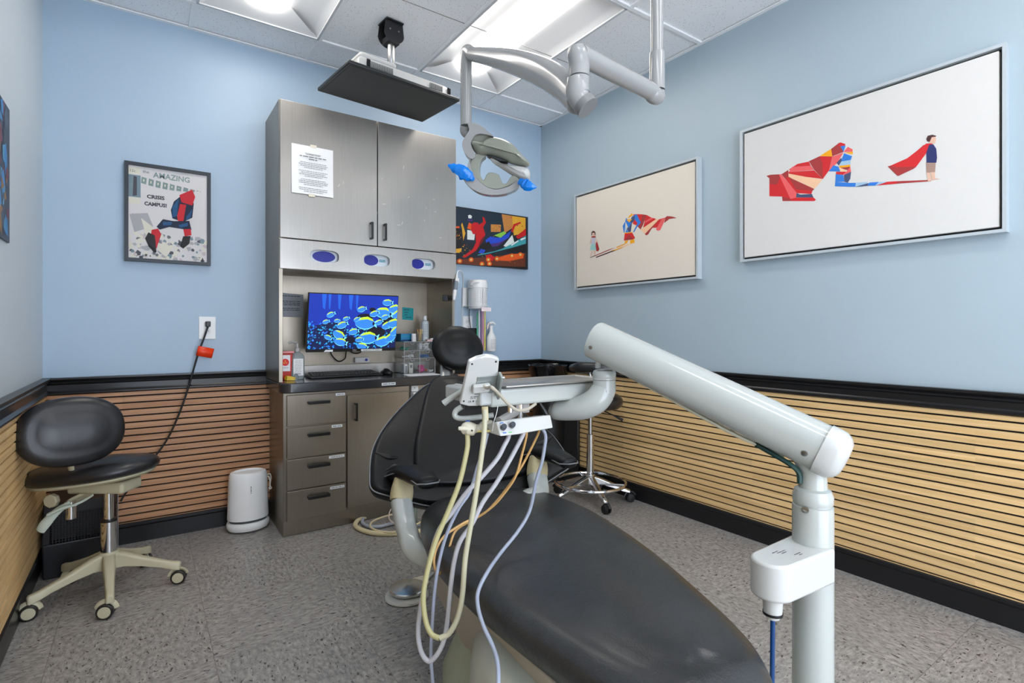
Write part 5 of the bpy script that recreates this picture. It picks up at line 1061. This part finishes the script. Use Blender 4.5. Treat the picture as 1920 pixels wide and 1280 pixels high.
for (x_, z_, c_) in ((.008, .030, 0), (.026, .006, 1), (.009, .0065, 0)): g.add([cbf(x_, -.0072 + .018 * z_ / .034 * 1.0 - .0005, z_), cbf(x_ + .01, -.0074 + .018 * z_ / .034 - .0005, z_), cbf(x_ + .01, -.0074 + .018 * (z_ + .002) / .034 - .0005, z_ + .002), cbf(x_, -.0072 + .018 * (z_ + .002) / .034 - .0005, z_ + .002)], [(0, 1, 2, 3)], c_)
g.build('printed_marks', [M('print_blue2', (40, 110, 200), .5, var=0), M('print_green2', (90, 190, 90), .5, var=0)], du)
# touchpad seen from the back
TL2, TR2, BR2, BL2 = at(880, 677, 1.300), at(936, 675, 1.325), at(929, 752, 1.375), at(862, 760, 1.350)
tf = FR((BL2 + BR2) / 2, BR2 - BL2, TL2 - BL2); tf = FR((BL2 + BR2) / 2, BR2 - BL2, UP, None)
ex = (BR2 - BL2).normalized(); ey0 = ((TL2 + TR2) / 2 - (BL2 + BR2) / 2); ez = ex.cross(ey0).normalized(); ez = -ez if ez.dot(Vector(tuple(CAM)) - BL2) < 0 else ez
ey = ey0.normalized(); wv = (BR2 - BL2).length; hv = ey0.length; wt = (TR2 - TL2).length
tf = FR((BL2 + BR2) / 2, ex, ey, ez)
o2 = [(-wv / 2, .004), (-wv / 4, -.006), (0, -.009), (wv / 4, -.006), (wv / 2, .004), (wt / 2, hv), (wt / 4, hv + .009), (0, hv + .012), (-wt / 4, hv + .009), (-wt / 2, hv)]
tpd = G().prism(o2, -.016, 0, tf).build('touchpad', WHITEG, du, bevel=.003, seg=3)
for x_, y_ in ((-wv / 2 + .009, .012), (wv / 2 - .009, .012), (wt / 2 - .008, hv - .006), (-wt / 2 + .008, hv - .006)): G().lathe([(.0026, 0), (.0026, .0006), (.001, .0007)], tf(x_, y_, 0), ez, 10).build('screw', DARKM, tpd)
GALV = M('galvanised', (160, 168, 166), .38, .7, var=.05)
G().box((-.012, .028, .0003), (.045, .080, .0022), 0, tf).build('mount_plate', GALV, tpd, bevel=.0005)
G().box((.040, .024, .002), (.047, .090, .030), 0, tf).build('mount_flange', GALV, tpd, bevel=.002)
G().box((-.022, .040, .002), (.022, .062, .016), 0, tf).build('cable_box', WHITEG, tpd, bevel=.003)
for x_, y_ in ((.050, .084), (.050, .034)): G().lathe([(.004, 0), (.004, .004), (.002, .005)], tf(x_ - .003, y_, .024), ex, 10).build('flange_bolt', SATIN, tpd)
g = G()
lines_into(g, tf, -.022, .012, .0205, .0022, .0004, 0, 1, center=False); lines_into(g, tf, -.022, -.008, .0165, .0015, .0004, 0, 2, center=False); lines_into(g, tf, -.004, .012, .0165, .0015, .0004, 0, 3, center=False); lines_into(g, tf, -.004, .010, .0135, .0015, .0004, 0, 4, center=False)
text_into(g, 'CE', tf, .007, -.027, .006, .0005, 0, .0002, ext=.0001); g.face([(-.015, .006), (-.011, .006), (-.011, .011), (-.015, .011)], .0004, tf); lines_into(g, tf, -.006, .014, .007, .0016, .0004, 0, 6, center=False); g.face([(.016, .013), (.021, .013), (.021, .018), (.016, .018)], .0004, tf)
g.build('printed_label', INK, tpd)
G().tube([tf(.004, .060, .012), tf(.012, .058, .022), at(922, 726, 1.27), at(938, 741, 1.30), at(956, 760, 1.33), at(972, 769, 1.36), at(990, 766, 1.40), at(1004, 757, 1.44)], .0042, 10, smooth=8).build('touchpad_cable', M('cable_beige', (176, 168, 152), .45), du)
G().tube([at(934, 758, 1.37), at(931, 775, 1.36), at(926, 790, 1.355), at(923, 808, 1.355)], .0008, 6, smooth=5).build('white_string', WHITEP, du)
# underside mechanism behind the pad, handles
G().box((-.03, -.022, -.035), (.055, .004, -.004), 0, tf).build('pad_bracket', DARKM, du, bevel=.003)
G().tube([at(832, 756, 1.42), at(846, 746, 1.42), at(866, 734, 1.42)], [.011, .010, .010], 14, smooth=4, ell=.75).build('grip_handle', GREYG, du)
G().tube([at(866, 762, 1.40), at(855, 770, 1.40), at(853, 779, 1.40), at(862, 784, 1.40), at(885, 783, 1.40), at(925, 778, 1.41)], .0075, 12, smooth=8).build('loop_handle', GREYG, du)
G().tube([at(877, 786, 1.40), at(877, 797, 1.40)], .0065, 12).build('blue_sleeve', M('sleeve_blue', (20, 90, 200), .4, var=0), du)
def blob(n, pix, rad, mat, d=1.37): return G().tube([at(u, v, d) for u, v in pix], rad, 16, smooth=6, round_ends=True).build(n, mat, du)
BONE = M('bone_plastic', (206, 200, 180), .4, var=.05)
blob('suction_valve', ((868, 806), (876, 803), (888, 805)), [.012, .018, .016], BONE); blob('valve_lever', ((861, 803), (868, 803), (876, 804)), [.005, .006, .005], BONE, 1.355)
blob('suction_valve', ((902, 801), (910, 799), (920, 799)), [.012, .017, .017], BONE, 1.40); blob('valve_cap', ((887, 804), (893, 803), (900, 802)), [.012, .011, .010], BONE, 1.40)
for u, v, d in ((885, 807, 1.352), (916, 803, 1.378)): G().lathe([(.0025, 0), (.0025, .001)], at(u, v, d), Vector(tuple(CAM)) - at(u, v, d), 10).build('valve_pin', BLACKP, du)
G().tube([at(895, 809, 1.36), at(925, 807, 1.37)], .0022, 8).build('yellow_rod', M('yellow_rod', (206, 190, 110), .4, var=0), du)
G().tube([at(909, 762, 1.345), at(910, 788, 1.345)], .0085, 10, ell=.6).build('hose_clip', TAN, du)
# hoses hanging from the holders
HY_ = M('hose_yellow', (180, 174, 128), .35, var=.08, scale=5); HYW = M('hose_cream_yellow', (186, 182, 154), .35, var=.08, scale=5); HGW = M('hose_grey_white', (184, 184, 188), .35, var=.03); HB_ = M('hose_light_blue', (168, 176, 194), .35, var=.03); HO = M('hose_orange', (222, 176, 112), .35, var=.1, scale=6); HBG = M('hose_slate', (150, 158, 174), .35, var=.08, scale=4)
def hose(pix, r, mat, d): # d: list of (fraction, depth)
    n = len(pix); pts = []
    for i, (u, v) in enumerate(pix):
        f = i / (n - 1); k = 0
        while k < len(d) - 2 and f > d[k + 1][0]: k += 1
        (f0, d0), (f1, d1) = d[k], d[k + 1]; pts.append(at(u, v, d0 + (d1 - d0) * min(1, max(0, (f - f0) / (f1 - f0)))))
    return G().tube(pts, r, 12, smooth=8).build('hose', mat, du)
hose([(876, 812), (877, 830), (874, 852), (861, 906), (838, 964), (817, 1014), (802, 1068), (794, 1115), (797, 1158), (808, 1187), (824, 1196)], .0066, HY_, ((0, 1.37), (1, 1.30)))
hose([(824, 1196), (842, 1187), (858, 1158), (867, 1115), (872, 1050), (881, 993), (892, 928), (900, 874), (907, 820), (909, 790), (909, 768)], .0068, HYW, ((0, 1.30), (1, 1.345)))
hose([(955, 806), (953, 820), (946, 834), (932, 860), (903, 894), (874, 924), (845, 964), (824, 992), (809, 1036), (798, 1090), (788, 1143), (784, 1187), (790, 1222), (804, 1239), (820, 1226), (833, 1197), (840, 1154), (845, 1100), (852, 1050), (863, 1014), (885, 982), (905, 942), (932, 903), (957, 860), (978, 820), (984, 805)], .0062, HGW, ((0, 1.42), (.3, 1.36), (.55, 1.34), (1, 1.43)))
hose([(914, 812), (906, 845), (897, 870), (881, 921), (860, 953), (838, 1000), (824, 1050), (815, 1107), (810, 1179), (808, 1233), (812, 1285), (820, 1400)], .0046, HB_, ((0, 1.44), (.4, 1.40), (1, 1.38)))
hose([(988, 806), (986, 822), (980, 846), (967, 892), (946, 924), (924, 949), (899, 967), (874, 978), (852, 991), (831, 1007), (817, 1032), (814, 1057), (820, 1074), (828, 1072), (838, 1054), (844, 1021), (856, 993), (885, 975), (914, 957), (946, 921), (978, 874), (1005, 822), (1013, 802)], .0034, HO, ((0, 1.43), (.28, 1.53), (.5, 1.45), (.75, 1.54), (1, 1.45)))
hose([(1014, 802), (1020, 808), (1023, 820), (1021, 838), (1016, 866), (1005, 903), (993, 957), (971, 996), (939, 1036), (914, 1072), (897, 1107), (896, 1136), (906, 1172), (924, 1212), (933, 1244), (934, 1290), (930, 1400)], .0048, HBG, ((0, 1.44), (.4, 1.45), (.5, 1.38), (.56, 1.29), (.64, 1.25), (1, 1.02)))

# ------------------------------------------------------------------ dental lamp on its ceiling track post
lp = at(1232, 180, 1.7); dl = thing('dental_light', (lp.x, lp.y, H), 'pale grey articulated dental lamp hanging from the ceiling on a long post', 'dental light')
G().lathe([(.020, 1.955), (.020, H)], (lp.x, lp.y, 0), n=28).build('ceiling_post', LIGHTG, dl)
G().lathe([(.06, H - .02), (.06, H)], (lp.x, lp.y, 0), n=28).build('ceiling_flange', LIGHTG, dl, bevel=.003)
G().lathe([(.0245, 1.868), (.0245, 1.985), (.0235, 1.988), (.020, 1.988)], (lp.x, lp.y, 0), n=28).build('sleeve', LIGHTG, dl)
G().lathe([(.0248, 1.862), (.0248, 1.868)], (lp.x, lp.y, 0), n=28).build('seam_ring', DARKM, dl)
la, lb = at(1230, 176, 1.7), at(1086, 102, 1.438)
G().tube([Vector((lp.x, lp.y, 1.862)), Vector((lp.x, lp.y, 1.850)), Vector((lp.x, lp.y, 1.848)) + (lb - la).normalized() * .02, la + (lb - la) * .12, la + (lb - la) * .5, lb], [.0245, .0255, .027, .0265, .0265, .0265], 24, smooth=5, sq=2.3).build('rigid_arm', LIGHTG, dl)
G().tube([lb + (lb - la).normalized() * .012 + Vector((0, 0, .018)), lb + (lb - la).normalized() * .008, lb + Vector((0, 0, -.03)), lb + Vector((0, 0, -.062))], [.020, .0275, .028, .0275], 26, smooth=6, round_ends=False).build('arm_knuckle', LIGHTG, dl)
e0 = lb + Vector((0, 0, -.062))
G().tube([e0, e0 - UP * .003], [.0282, .0282], 26).build('seam_ring', DARKM, dl)
G().tube([e0 - UP * .003, e0 - UP * .026, e0 - UP * .045], [.0285, .027, .0262], 26).build('lower_knuckle', LIGHTG, dl)
z0_ = e0 - UP * .045; z1_ = at(1102, 205, 1.44)
G().tube([z0_, at(1082, 150, 1.438), at(1082, 170, 1.438), at(1086, 186, 1.438), at(1098, 198, 1.435)], [.0285, .0285, .0305, .030, .030], 26, smooth=6).build('swivel_elbow', LIGHTG, dl)
G().tube([at(1094, 193, 1.437), at(1103, 203, 1.432)], [.0325, .0325], 26).build('elbow_cap', M('elbow_cap_grey', (120, 120, 120), .4, var=0), dl)
ch_ = [at(1086, 190, 1.45), at(1060, 163, 1.53), at(1020, 137, 1.64), at(970, 118, 1.78), at(920, 107, 1.95), at(886, 102, 2.08)]
G().tube(ch_, [.036, .040, .043, .040, .032, .026], 28, smooth=6, ell=.62 / .62, up=UP, sq=2.4).build('flex_arm', LIGHTG, dl)
pj = at(874, 100, 2.11); pk = Vector((pj.x, pj.y, at(872, 236, 2.11).z))
G().tube([ch_[-1], pj + Vector((.004, -.003, .008)), Vector((pj.x, pj.y, pj.z - .035)), Vector((pj.x, pj.y, pj.z - .09)), pk], [.026, .0245, .0235, .0225, .0225], 24, smooth=6).build('drop_post', LIGHTG, dl)
P_ = lambda u, v, d=2.12: at(u, v, d)
G().tube([pk, P_(873, 246), P_(880, 254), P_(889, 258)], [.0228, .022, .019, .018], 20, smooth=5).build('post_elbow', LIGHTG, dl)
def pt(n, pix, rad, mat, ell=1, smooth=7, d=2.12, **k):
    up = Vector(tuple(CAM)) - P_(930, 300)
    return G().tube([P_(*q) if len(q) == 3 else P_(q[0], q[1], d) for q in pix], rad, 20, smooth=smooth, ell=ell, up=up.normalized(), round_ends=True, **k).build(n, mat, dl, angle=50)
HC0 = P_(930, 300, 2.10); HR = Vector((cos(YAW), -sin(YAW), 0)); HN = Vector((-sin(YAW), -cos(YAW), -.12)).normalized(); HU = HN.cross(HR).normalized()
HU = HU if HU.z > 0 else -HU; HFR = FR(HC0, HR, HU, HN)                                # plane of the lamp head, z = towards the room
KP = 2.10 / FPX
def hp(*p): return [((820 + p[i] / 8 - 930) * KP, (300 - (220 + p[i + 1] / 8)) * KP) for i in range(0, len(p), 2)]
def pad(n, out, a, b, z0, zr, zt, mat, inset=.02, dome=.006, bin_=.01):
    (a, b) = hp(*a, *b); return G().cushion(out, HFR, a, b, z0, zr, zt, inset, dome, bin=bin_, k=4).build(n, mat, dl, angle=60)
G().prism(crc(hp(470, 150, 520, 125, 610, 145, 700, 195, 770, 255, 850, 322, 760, 300, 650, 285, 570, 310, 525, 380, 520, 450, 560, 540, 575, 600, 530, 645, 460, 605, 405, 530, 385, 440, 400, 370, 445, 300, 490, 230), 4), -.045, .028, HFR).build('yoke', LIGHTG, dl, bevel=.011, seg=4, angle=50)
G().prism(crc(hp(520, 330, 600, 270, 720, 262, 850, 330, 760, 400, 600, 420, 520, 400), 3), -.03, .004, HFR).build('yoke_recess', OLIVE, dl, bevel=.005)
pad('head_shell', hp(500, 400, 570, 368, 680, 375, 750, 335, 850, 318, 950, 332, 1060, 372, 1140, 425, 1230, 520, 1310, 610, 1385, 690, 1350, 738, 1200, 718, 1050, 680, 900, 622, 760, 585, 660, 580, 570, 535), (700, 470), (1180, 600), -.03, .0, .052, OLIVE, .035, .012)
pad('lens_housing', hp(790, 615, 900, 670, 1060, 700, 1310, 740, 1385, 790, 1395, 880, 1345, 938, 1250, 925, 1130, 865, 970, 765, 850, 685), (950, 710), (1300, 840), -.035, -.01, .035, WHITEG, .016, .006)
G().prism(crc(hp(740, 592, 860, 610, 1060, 682, 1010, 690, 880, 662), 3), -.01, .038, HFR).build('lens_slot', BLACKG, dl, bevel=.003)
G().prism(crc(hp(560, 560, 640, 560, 730, 575, 665, 640, 638, 720, 634, 820, 655, 895, 700, 935, 740, 860, 790, 826, 870, 838, 925, 865, 950, 920, 985, 985, 1040, 980, 1090, 905, 1150, 868, 1225, 930, 1100, 1010, 960, 1062, 860, 1072, 740, 1042, 640, 972, 560, 880, 520, 790, 490, 720, 520, 640), 4), -.05, .012, HFR).build('inner_ring', OLIVE, dl, bevel=.006, seg=3, angle=50)
G().prism(crc(hp(490, 640, 500, 720, 530, 800, 570, 890, 650, 980, 750, 1050, 860, 1080, 970, 1068, 1100, 1020, 1225, 930, 1240, 1000, 1190, 1070, 1090, 1120, 990, 1150, 830, 1162, 680, 1142, 560, 1092, 460, 1015, 395, 935, 410, 860, 450, 780, 470, 700), 4), -.045, .022, HFR).build('outer_ring', LIGHTG, dl, bevel=.010, seg=4, angle=50)
FILM = M('blue_barrier_film', (8, 120, 216), .14, var=.3, scale=30, bump=1.2, bscale=45)
def film(n, pix, wd, mat):
    g = G(); r = random.Random(len(pix) + pix[0][0]); up = (Vector(tuple(CAM)) - P_(930, 300)).normalized(); rings = []
    c = cr([tuple(P_(u, v, d)) + (w,) for (u, v, d), w in zip(pix, wd)], 4)
    for i, q in enumerate(c):
        p = Vector(q[:3]); t = (Vector(c[min(i + 1, len(c) - 1)][:3]) - Vector(c[max(i - 1, 0)][:3])).normalized(); nn = t.cross(up).normalized(); m_ = nn.cross(t)
        rings.append([p + nn * cos(a) * q[3] * r.uniform(.75, 1.15) + m_ * sin(a) * q[3] * .45 * r.uniform(.6, 1.2) for a in [2 * pi * j / 10 for j in range(10)]])
    g.loft(rings); return g.build(n, mat, dl, angle=22)
film('handle_cover', [(840, 309, 2.06), (852, 315, 2.06), (868, 324, 2.06), (880, 331, 2.07), (889, 337, 2.07)], [.004, .018, .026, .020, .006], FILM)
film('handle_cover', [(974, 338, 2.06), (982, 344, 2.05), (992, 349, 2.04), (1006, 351, 2.04)], [.012, .020, .018, .003], FILM)

# ------------------------------------------------------------------ ceiling monitor
zf = 2.362; co = [hit(598, 171, 2, zf), hit(797, 231, 2, zf), hit(857, 188, 2, zf), hit(651, 117, 2, zf)]
cc = sum(co, Vector()) / 4; ex = ((co[1] - co[0]) + (co[2] - co[3])).normalized(); ex.z = 0; ex.normalize()
lw = ((co[1] - co[0]).length + (co[2] - co[3]).length) / 2; ldp = ((co[2] - co[1]).length + (co[3] - co[0]).length) / 2
tvf = FR((cc.x, cc.y, zf), ex, UP.cross(ex), UP)
# long side runs along ex, near long edge has negative y
tv = thing('ceiling_television', (cc.x, cc.y, zf), 'flat black television mounted face down under the ceiling on a short pole', 'television')
G().box((-lw / 2, -ldp / 2, 0), (lw / 2, ldp / 2, .018), 0, tvf).build('bezel', M('bezel_black', (34, 36, 38), .35, var=0), tv, bevel=.004)
G().box((-lw / 2 + .014, -ldp / 2 + .016, -.0012), (lw / 2 - .014, ldp / 2 - .012, .001), 0, tvf).build('screen', M('matte_screen', (44, 46, 46), .42, var=.03), tv)
LG_ = M('tv_back_grey', (178, 178, 176), .4, var=.02)
hwv, hd_ = lw / 2, ldp / 2
g = G().loft([[tvf(x * k, y * k2, z) for x, y in ((-hwv + .06, -hd_ + .03), (hwv - .04, -hd_ + .03), (hwv - .04, hd_ - .05), (-hwv + .06, hd_ - .05))] for k, k2, z in ((1, 1, .018), (.99, .98, .060), (.92, .88, .082))]); g.build('back_housing', LG_, tv, bevel=.006)
G().box((-hwv * .75, -hd_ * .75, .078), (-.04, hd_ * .4, .108), 0, tvf).build('electronics_hump', LG_, tv, bevel=.012)
for a, b in ((-hwv * .62, -hwv * .2), (hwv * .45, hwv * .72)):
    g = G(); n_ = int((b - a) / .0075)
    for k in range(n_): g.box((a + k * .0075, -hd_ + .0235, .032), (a + k * .0075 + .0035, -hd_ + .029, .060), 0, tvf)
    v_ = g.build('vent_grille', M('vent_grey', (120, 122, 122), .5, var=0), tv); v_['kind'] = 'stuff'
for x_ in (-hwv * .68, hwv * .80): G().box((x_, -hd_ + .024, .030), (x_ + .02, -hd_ + .03, .066), 0, tvf).build('port_panel', BLACKG, tv, bevel=.002)
cb = at(733, 45, 2.85); mx_, my_ = cb.x, cb.y
G().box((-.045, -.045, .08), (.045, .045, .10), 0, FR((mx_, my_, zf), ex, UP.cross(ex), UP)).build('mount_plate', DARKM, tv, bevel=.002)
G().lathe([(.013, zf + .07), (.013, zf + .13), (.0165, zf + .132), (.0165, zf + .175), (.019, zf + .18), (.019, 2.64)], (mx_, my_, 0), n=24).build('pole', SATIN, tv)
bf = FR((mx_, my_, 0), ex, UP.cross(ex), UP); prof = [(-.05, H - .006), (.05, H - .006)] + [(.058 * cos(a) * 1.0, 2.68 + .052 * sin(a)) for a in [-.1 - (pi - .2) * k / 12 for k in range(13)]]
for s in (-1, 1):
    fb2 = FR(bf(0, s * .036, 0), ex, UP, UP.cross(ex)); G().prism([(x, z) for x, z in prof], -.002, .002, fb2).build('mount_cheek', DARKM, tv)
    for a_ in (.6, 2.6): G().lathe([(.004, 0), (.004, .004)], bf(.03 * cos(a_), s * .038, 2.68 + .03 * sin(a_)), UP.cross(ex) * s, 8).build('bolt', SATIN, tv)
G().box((-.05, -.05, H - .008), (.05, .05, H - .001), 0, bf).build('ceiling_plate', DARKM, tv)
G().box((-.035, -.035, 2.632), (.035, .035, 2.665), 0, bf).build('tilt_block', DARKM, tv, bevel=.004)
G().tube([tvf(.06, -.02, .066), tvf(.09, .0, .10), tvf(.13, .01, .095), tvf(.15, .02, .066)], .004, 8, smooth=6).build('power_cable', BLACKP, tv)

# ------------------------------------------------------------------ left stool
def wang(c): return c - YAW
sc = cw(-1.69, 2.22); SX, SY = sc.x, sc.y
ls = thing('dental_stool', (SX, SY, 0), 'low black padded stool with beige five star base in the left corner', 'stool')
def caster(par, p, ang, body, wheel, r=.026, nm='caster'):
    t_ = Vector((cos(ang), sin(ang), 0)); s_ = Vector((-sin(ang), cos(ang), 0)); c = Vector((p.x, p.y, r)) + t_ * .012
    g = G()
    for s in (-1, 1): g.lathe([(.001, 0), (r * .7, .0), (r, .003), (r, .013), (r * .86, .017), (.001, .018)], c + s_ * .004 * s, s_ * s, 22)
    o = g.build(nm, wheel, par); 
    g = G(); g.lathe([(.006, .0), (.006, .03)], (p.x, p.y, r + .018), n=12)
    hood = [c + s_ * 0 + Vector((0, 0, 0)) + (t_ * cos(a) + UP * sin(a)) * (r + .004) for a in [.3 + (pi - .4) * k / 8 for k in range(9)]]
    g.tube(hood, .011, 8, ell=.35, up=None); g.build('fork', body, o); 
    for s in (-1, 1): G().lathe([(r * .74, .0), (r * .72, .002), (.001, .0035)], c + s_ * s * (.004 + .0172), s_ * s, 20).build('hub_cap', body, o)
    return o
for k in range(5):
    cang = wang(radians(-52 + 72 * k)); d = Vector((cos(cang), sin(cang), 0)); s_ = Vector((-sin(cang), cos(cang), 0)); R_ = .250
    B0 = Vector((SX, SY, 0)); rings = []
    for rr, zt_, zb_, w in ((.020, .172, .105, .024), (.06, .162, .108, .022), (.12, .135, .098, .019), (.19, .110, .080, .016), (.225, .098, .066, .0145), (.256, .092, .058, .014), (.262, .086, .060, .010)):
        c = B0 + d * rr; rings.append([c + s_ * (-w) + UP * zb_, c + s_ * w + UP * zb_, c + s_ * (w * .92) + UP * (zt_ - .006), c + s_ * (w * .6) + UP * zt_, c - s_ * (w * .6) + UP * zt_, c - s_ * (w * .92) + UP * (zt_ - .006)])
    G().loft(rings).build('base_leg', BEIGE, ls, bevel=.003, angle=40)
    sw = cang + (.9, 2.0, -1.9, .6, 2.4)[k]; caster(ls, B0 + d * (R_ - .008), wang(radians((200, 20, 150, 90, 215)[k])), BEIGE, M('caster_dark', (34, 32, 30), .4), .029)
G().lathe([(.028, .10), (.034, .115), (.036, .168), (.033, .176)], (SX, SY, 0), n=28).build('base_hub', BEIGE, ls)
G().lathe([(.018, .055), (.018, .10)], (SX, SY, 0), n=18).build('lower_tube', SATIN, ls)
G().lathe([(.0285, .172), (.0285, .305), (.026, .307)], (SX, SY, 0), n=28).build('lower_column', CHROME, ls); G().lathe([(.0295, .300), (.0295, .309), (.020, .311)], (SX, SY, 0), n=28).build('column_collar', BLACKP, ls)
G().lathe([(.0175, .305), (.0175, .44)], (SX, SY, 0), n=24).build('gas_lift', CHROME, ls)
# seat
sf = FR((SX, SY, 0), cw(1, 0) - cw(0, 0), cw(0, 1) - cw(0, 0), UP)      # x right of view, y away
SO = cw(-1.685, 2.22) - Vector((SX, SY, 0)); 
sft = FR(Vector((SX, SY, .012)) + sf.x * -.03, sf.x + UP * .11, sf.y, UP - sf.x * .11)
so = [(-.258, .03), (-.225, -.07), (-.13, -.145), (0, -.175), (.14, -.165), (.235, -.10), (.27, -.0), (.235, .10), (.12, .16), (0, .175), (-.13, .15), (-.21, .10)]
G().cushion(so, sft, (-.09, 0), (.10, 0), .478, .500, .540, .075, .016, bin=.02, k=5).build('seat', LEATHER2, ls, angle=60)
G().cushion([(x * .93, y * .93) for x, y in so], sft, (-.09, 0), (.10, 0), .460, .472, .482, .02, .0, bin=.03, k=5).build('seat_shell', BEIGE, ls, angle=60)
G().box((-.13, -.06, .428), (.10, .06, .475), 0, sf).build('mechanism', BEIGE, ls, bevel=.012, seg=3)
G().tube([sf(-.05, -.03, .432), sf(-.11, -.05, .40), sf(-.13, -.07, .375)], .020, 8, ell=.5, smooth=4).build('tilt_bracket', BEIGE, ls)
G().lathe([(.026, 0), (.028, .004), (.028, .018), (.024, .022)], sf(-.165, -.075, .412), sf.y * -1, 8).build('knob', BEIGE, ls)
G().tube([sf(.0, -.085, .435), sf(-.03, -.09, .415), sf(-.055, -.105, .402)], .005, 8, smooth=4).tube([sf(-.05, -.105, .402), sf(-.09, -.125, .395), sf(-.13, -.14, .375)], [.008, .015, .013], 14, ell=.5, up=(0, 0, 1), smooth=5, round_ends=True).build('lever', MINT, ls)
G().tube([sf(-.09, -.09, .405), sf(-.125, -.11, .375), sf(-.155, -.125, .335), sf(-.17, -.13, .31)], [.008, .015, .020, .018], 14, ell=.5, up=sf.y, smooth=5, round_ends=True).build('lever', MINT, ls)
G().lathe([(.017, .335), (.017, .405)], sf(-.10, -.07, 0), n=20).build('backrest_stub', CHROME, ls)
# backrest
BC = at(137, 808, 2.07); nb_ = (cw(.78, -.62) - cw(0, 0)).normalized(); bxv = UP.cross(nb_).normalized(); byv = (UP * .985 - nb_ * .17).normalized(); bz = bxv.cross(byv)
bfr = FR(BC, bxv, byv, bz)
G().cushion(ellp(0, 0, .172, .135, 16, 2.3), bfr, (-.05, 0), (.05, 0), -.03, -.008, .022, .05, .012, bin=.02, k=4).build('backrest', LEATHER2, ls, angle=60)
G().cushion(ellp(0, 0, .168, .130, 16, 2.3), bfr, (-.05, 0), (.05, 0), -.045, -.035, -.02, .02, .0, bin=.03, k=4).build('backrest_shell', BEIGE, ls, angle=60)
G().tube([bfr(0, -.02, -.045), bfr(0, -.15, -.05), sf(-.12, .0, .45), sf(-.06, .0, .44)], .014, 10, ell=.5, smooth=6).build('back_support', BEIGE, ls)

# ------------------------------------------------------------------ chrome stool on the right
rc = cw(.505, 3.42); RX, RY = rc.x, rc.y
rs = thing('assistant_stool', (RX, RY, 0), 'tall chrome stool with foot ring and black torso rest near the right wall', 'stool')
for k in range(5):
    cang = wang(radians(-77 + 72 * k)); d = Vector((cos(cang), sin(cang), 0)); s_ = Vector((-sin(cang), cos(cang), 0)); B0 = Vector((RX, RY, 0)); rings = []
    for rr, zt_, zb_, w in ((.02, .165, .115, .022), (.08, .145, .108, .021), (.16, .112, .085, .019), (.21, .092, .068, .018), (.250, .082, .060, .018), (.258, .076, .062, .012)):
        c = B0 + d * rr; rings.append([c + s_ * (-w) + UP * zb_, c + s_ * w + UP * zb_, c + s_ * (w * .9) + UP * (zt_ - .006), c + s_ * (w * .5) + UP * zt_, c - s_ * (w * .5) + UP * zt_, c - s_ * (w * .9) + UP * (zt_ - .006)])
    G().loft(rings).build('base_leg', CHROME if 0 else M('polished_aluminium', (205, 204, 202), .2, 1, var=0), rs, bevel=.003)
    caster(rs, B0 + d * .242, wang(radians((-60, 10, 60, 160, 230)[k])), BLACKP, BLACKP, .028)
G().lathe([(.032, .105), (.032, .165), (.026, .172)], (RX, RY, 0), n=24).build('base_hub', CHROME, rs)
G().lathe([(.023, .165), (.0235, .20), (.0235, .43), (.020, .433)], (RX, RY, 0), n=24).build('lower_column', CHROME, rs); G().lathe([(.014, .43), (.014, .615)], (RX, RY, 0), n=20).build('gas_lift', SATIN, rs)
RG = 1.097 - (903 - HY) / FPX * 3.42
g = G().ringtorus((RX, RY, RG), .225, .0095); g.build('foot_ring', CHROME, rs)
for k in range(3): a = wang(radians(-20 + 120 * k)); G().tube([(RX, RY, RG - .01), (RX + .225 * cos(a), RY + .225 * sin(a), RG)], .007, 8).build('ring_spoke', CHROME, rs)
G().cushion(ellp(0, 0, .195, .195, 16), FR((RX + .02, RY, 0), (1, 0, 0), (0, 1, 0), UP), (-.02, 0), (.02, 0), .60, .64, .69, .06, .012, bin=.03, k=3).build('seat', LEATHER2, rs, angle=60)
rf = FR((RX, RY, 0), cw(1, 0) - cw(0, 0), cw(0, 1) - cw(0, 0), UP)
G().tube([rf(-.118, -.02, .858), rf(-.08, -.10, .868), rf(0, -.14, .87), rf(.10, -.15, .865), rf(.18, -.12, .85), rf(.235, -.05, .84)], [.024, .031, .031, .031, .030, .024], 18, smooth=7, round_ends=True).build('torso_rest', LEATHER2, rs, angle=60)
G().tube([rf(-.02, -.13, .85), rf(-.02, -.13, .80), rf(-.01, .05, .78)], .009, 10, smooth=5).tube([rf(-.10, -.05, .83), rf(.03, -.12, .832)], .006, 8).build('rest_bracket', SATIN, rs)
G().box((-.12, .02, .74), (.0, .09, .79), 0, rf).build('rest_pivot', M('brass_block', (180, 150, 84), .4, .3), rs, bevel=.005)
G().tube([rf(0, .05, .78), rf(0, .12, .66), rf(0, .05, .60)], .012, 10, smooth=5).build('rest_post', SATIN, rs)
G().tube([rf(.07, -.05, .59), rf(.13, -.08, .565), rf(.19, -.10, .535)], [.004, .004, .010], 8, smooth=4).build('height_lever', BLACKP, rs)
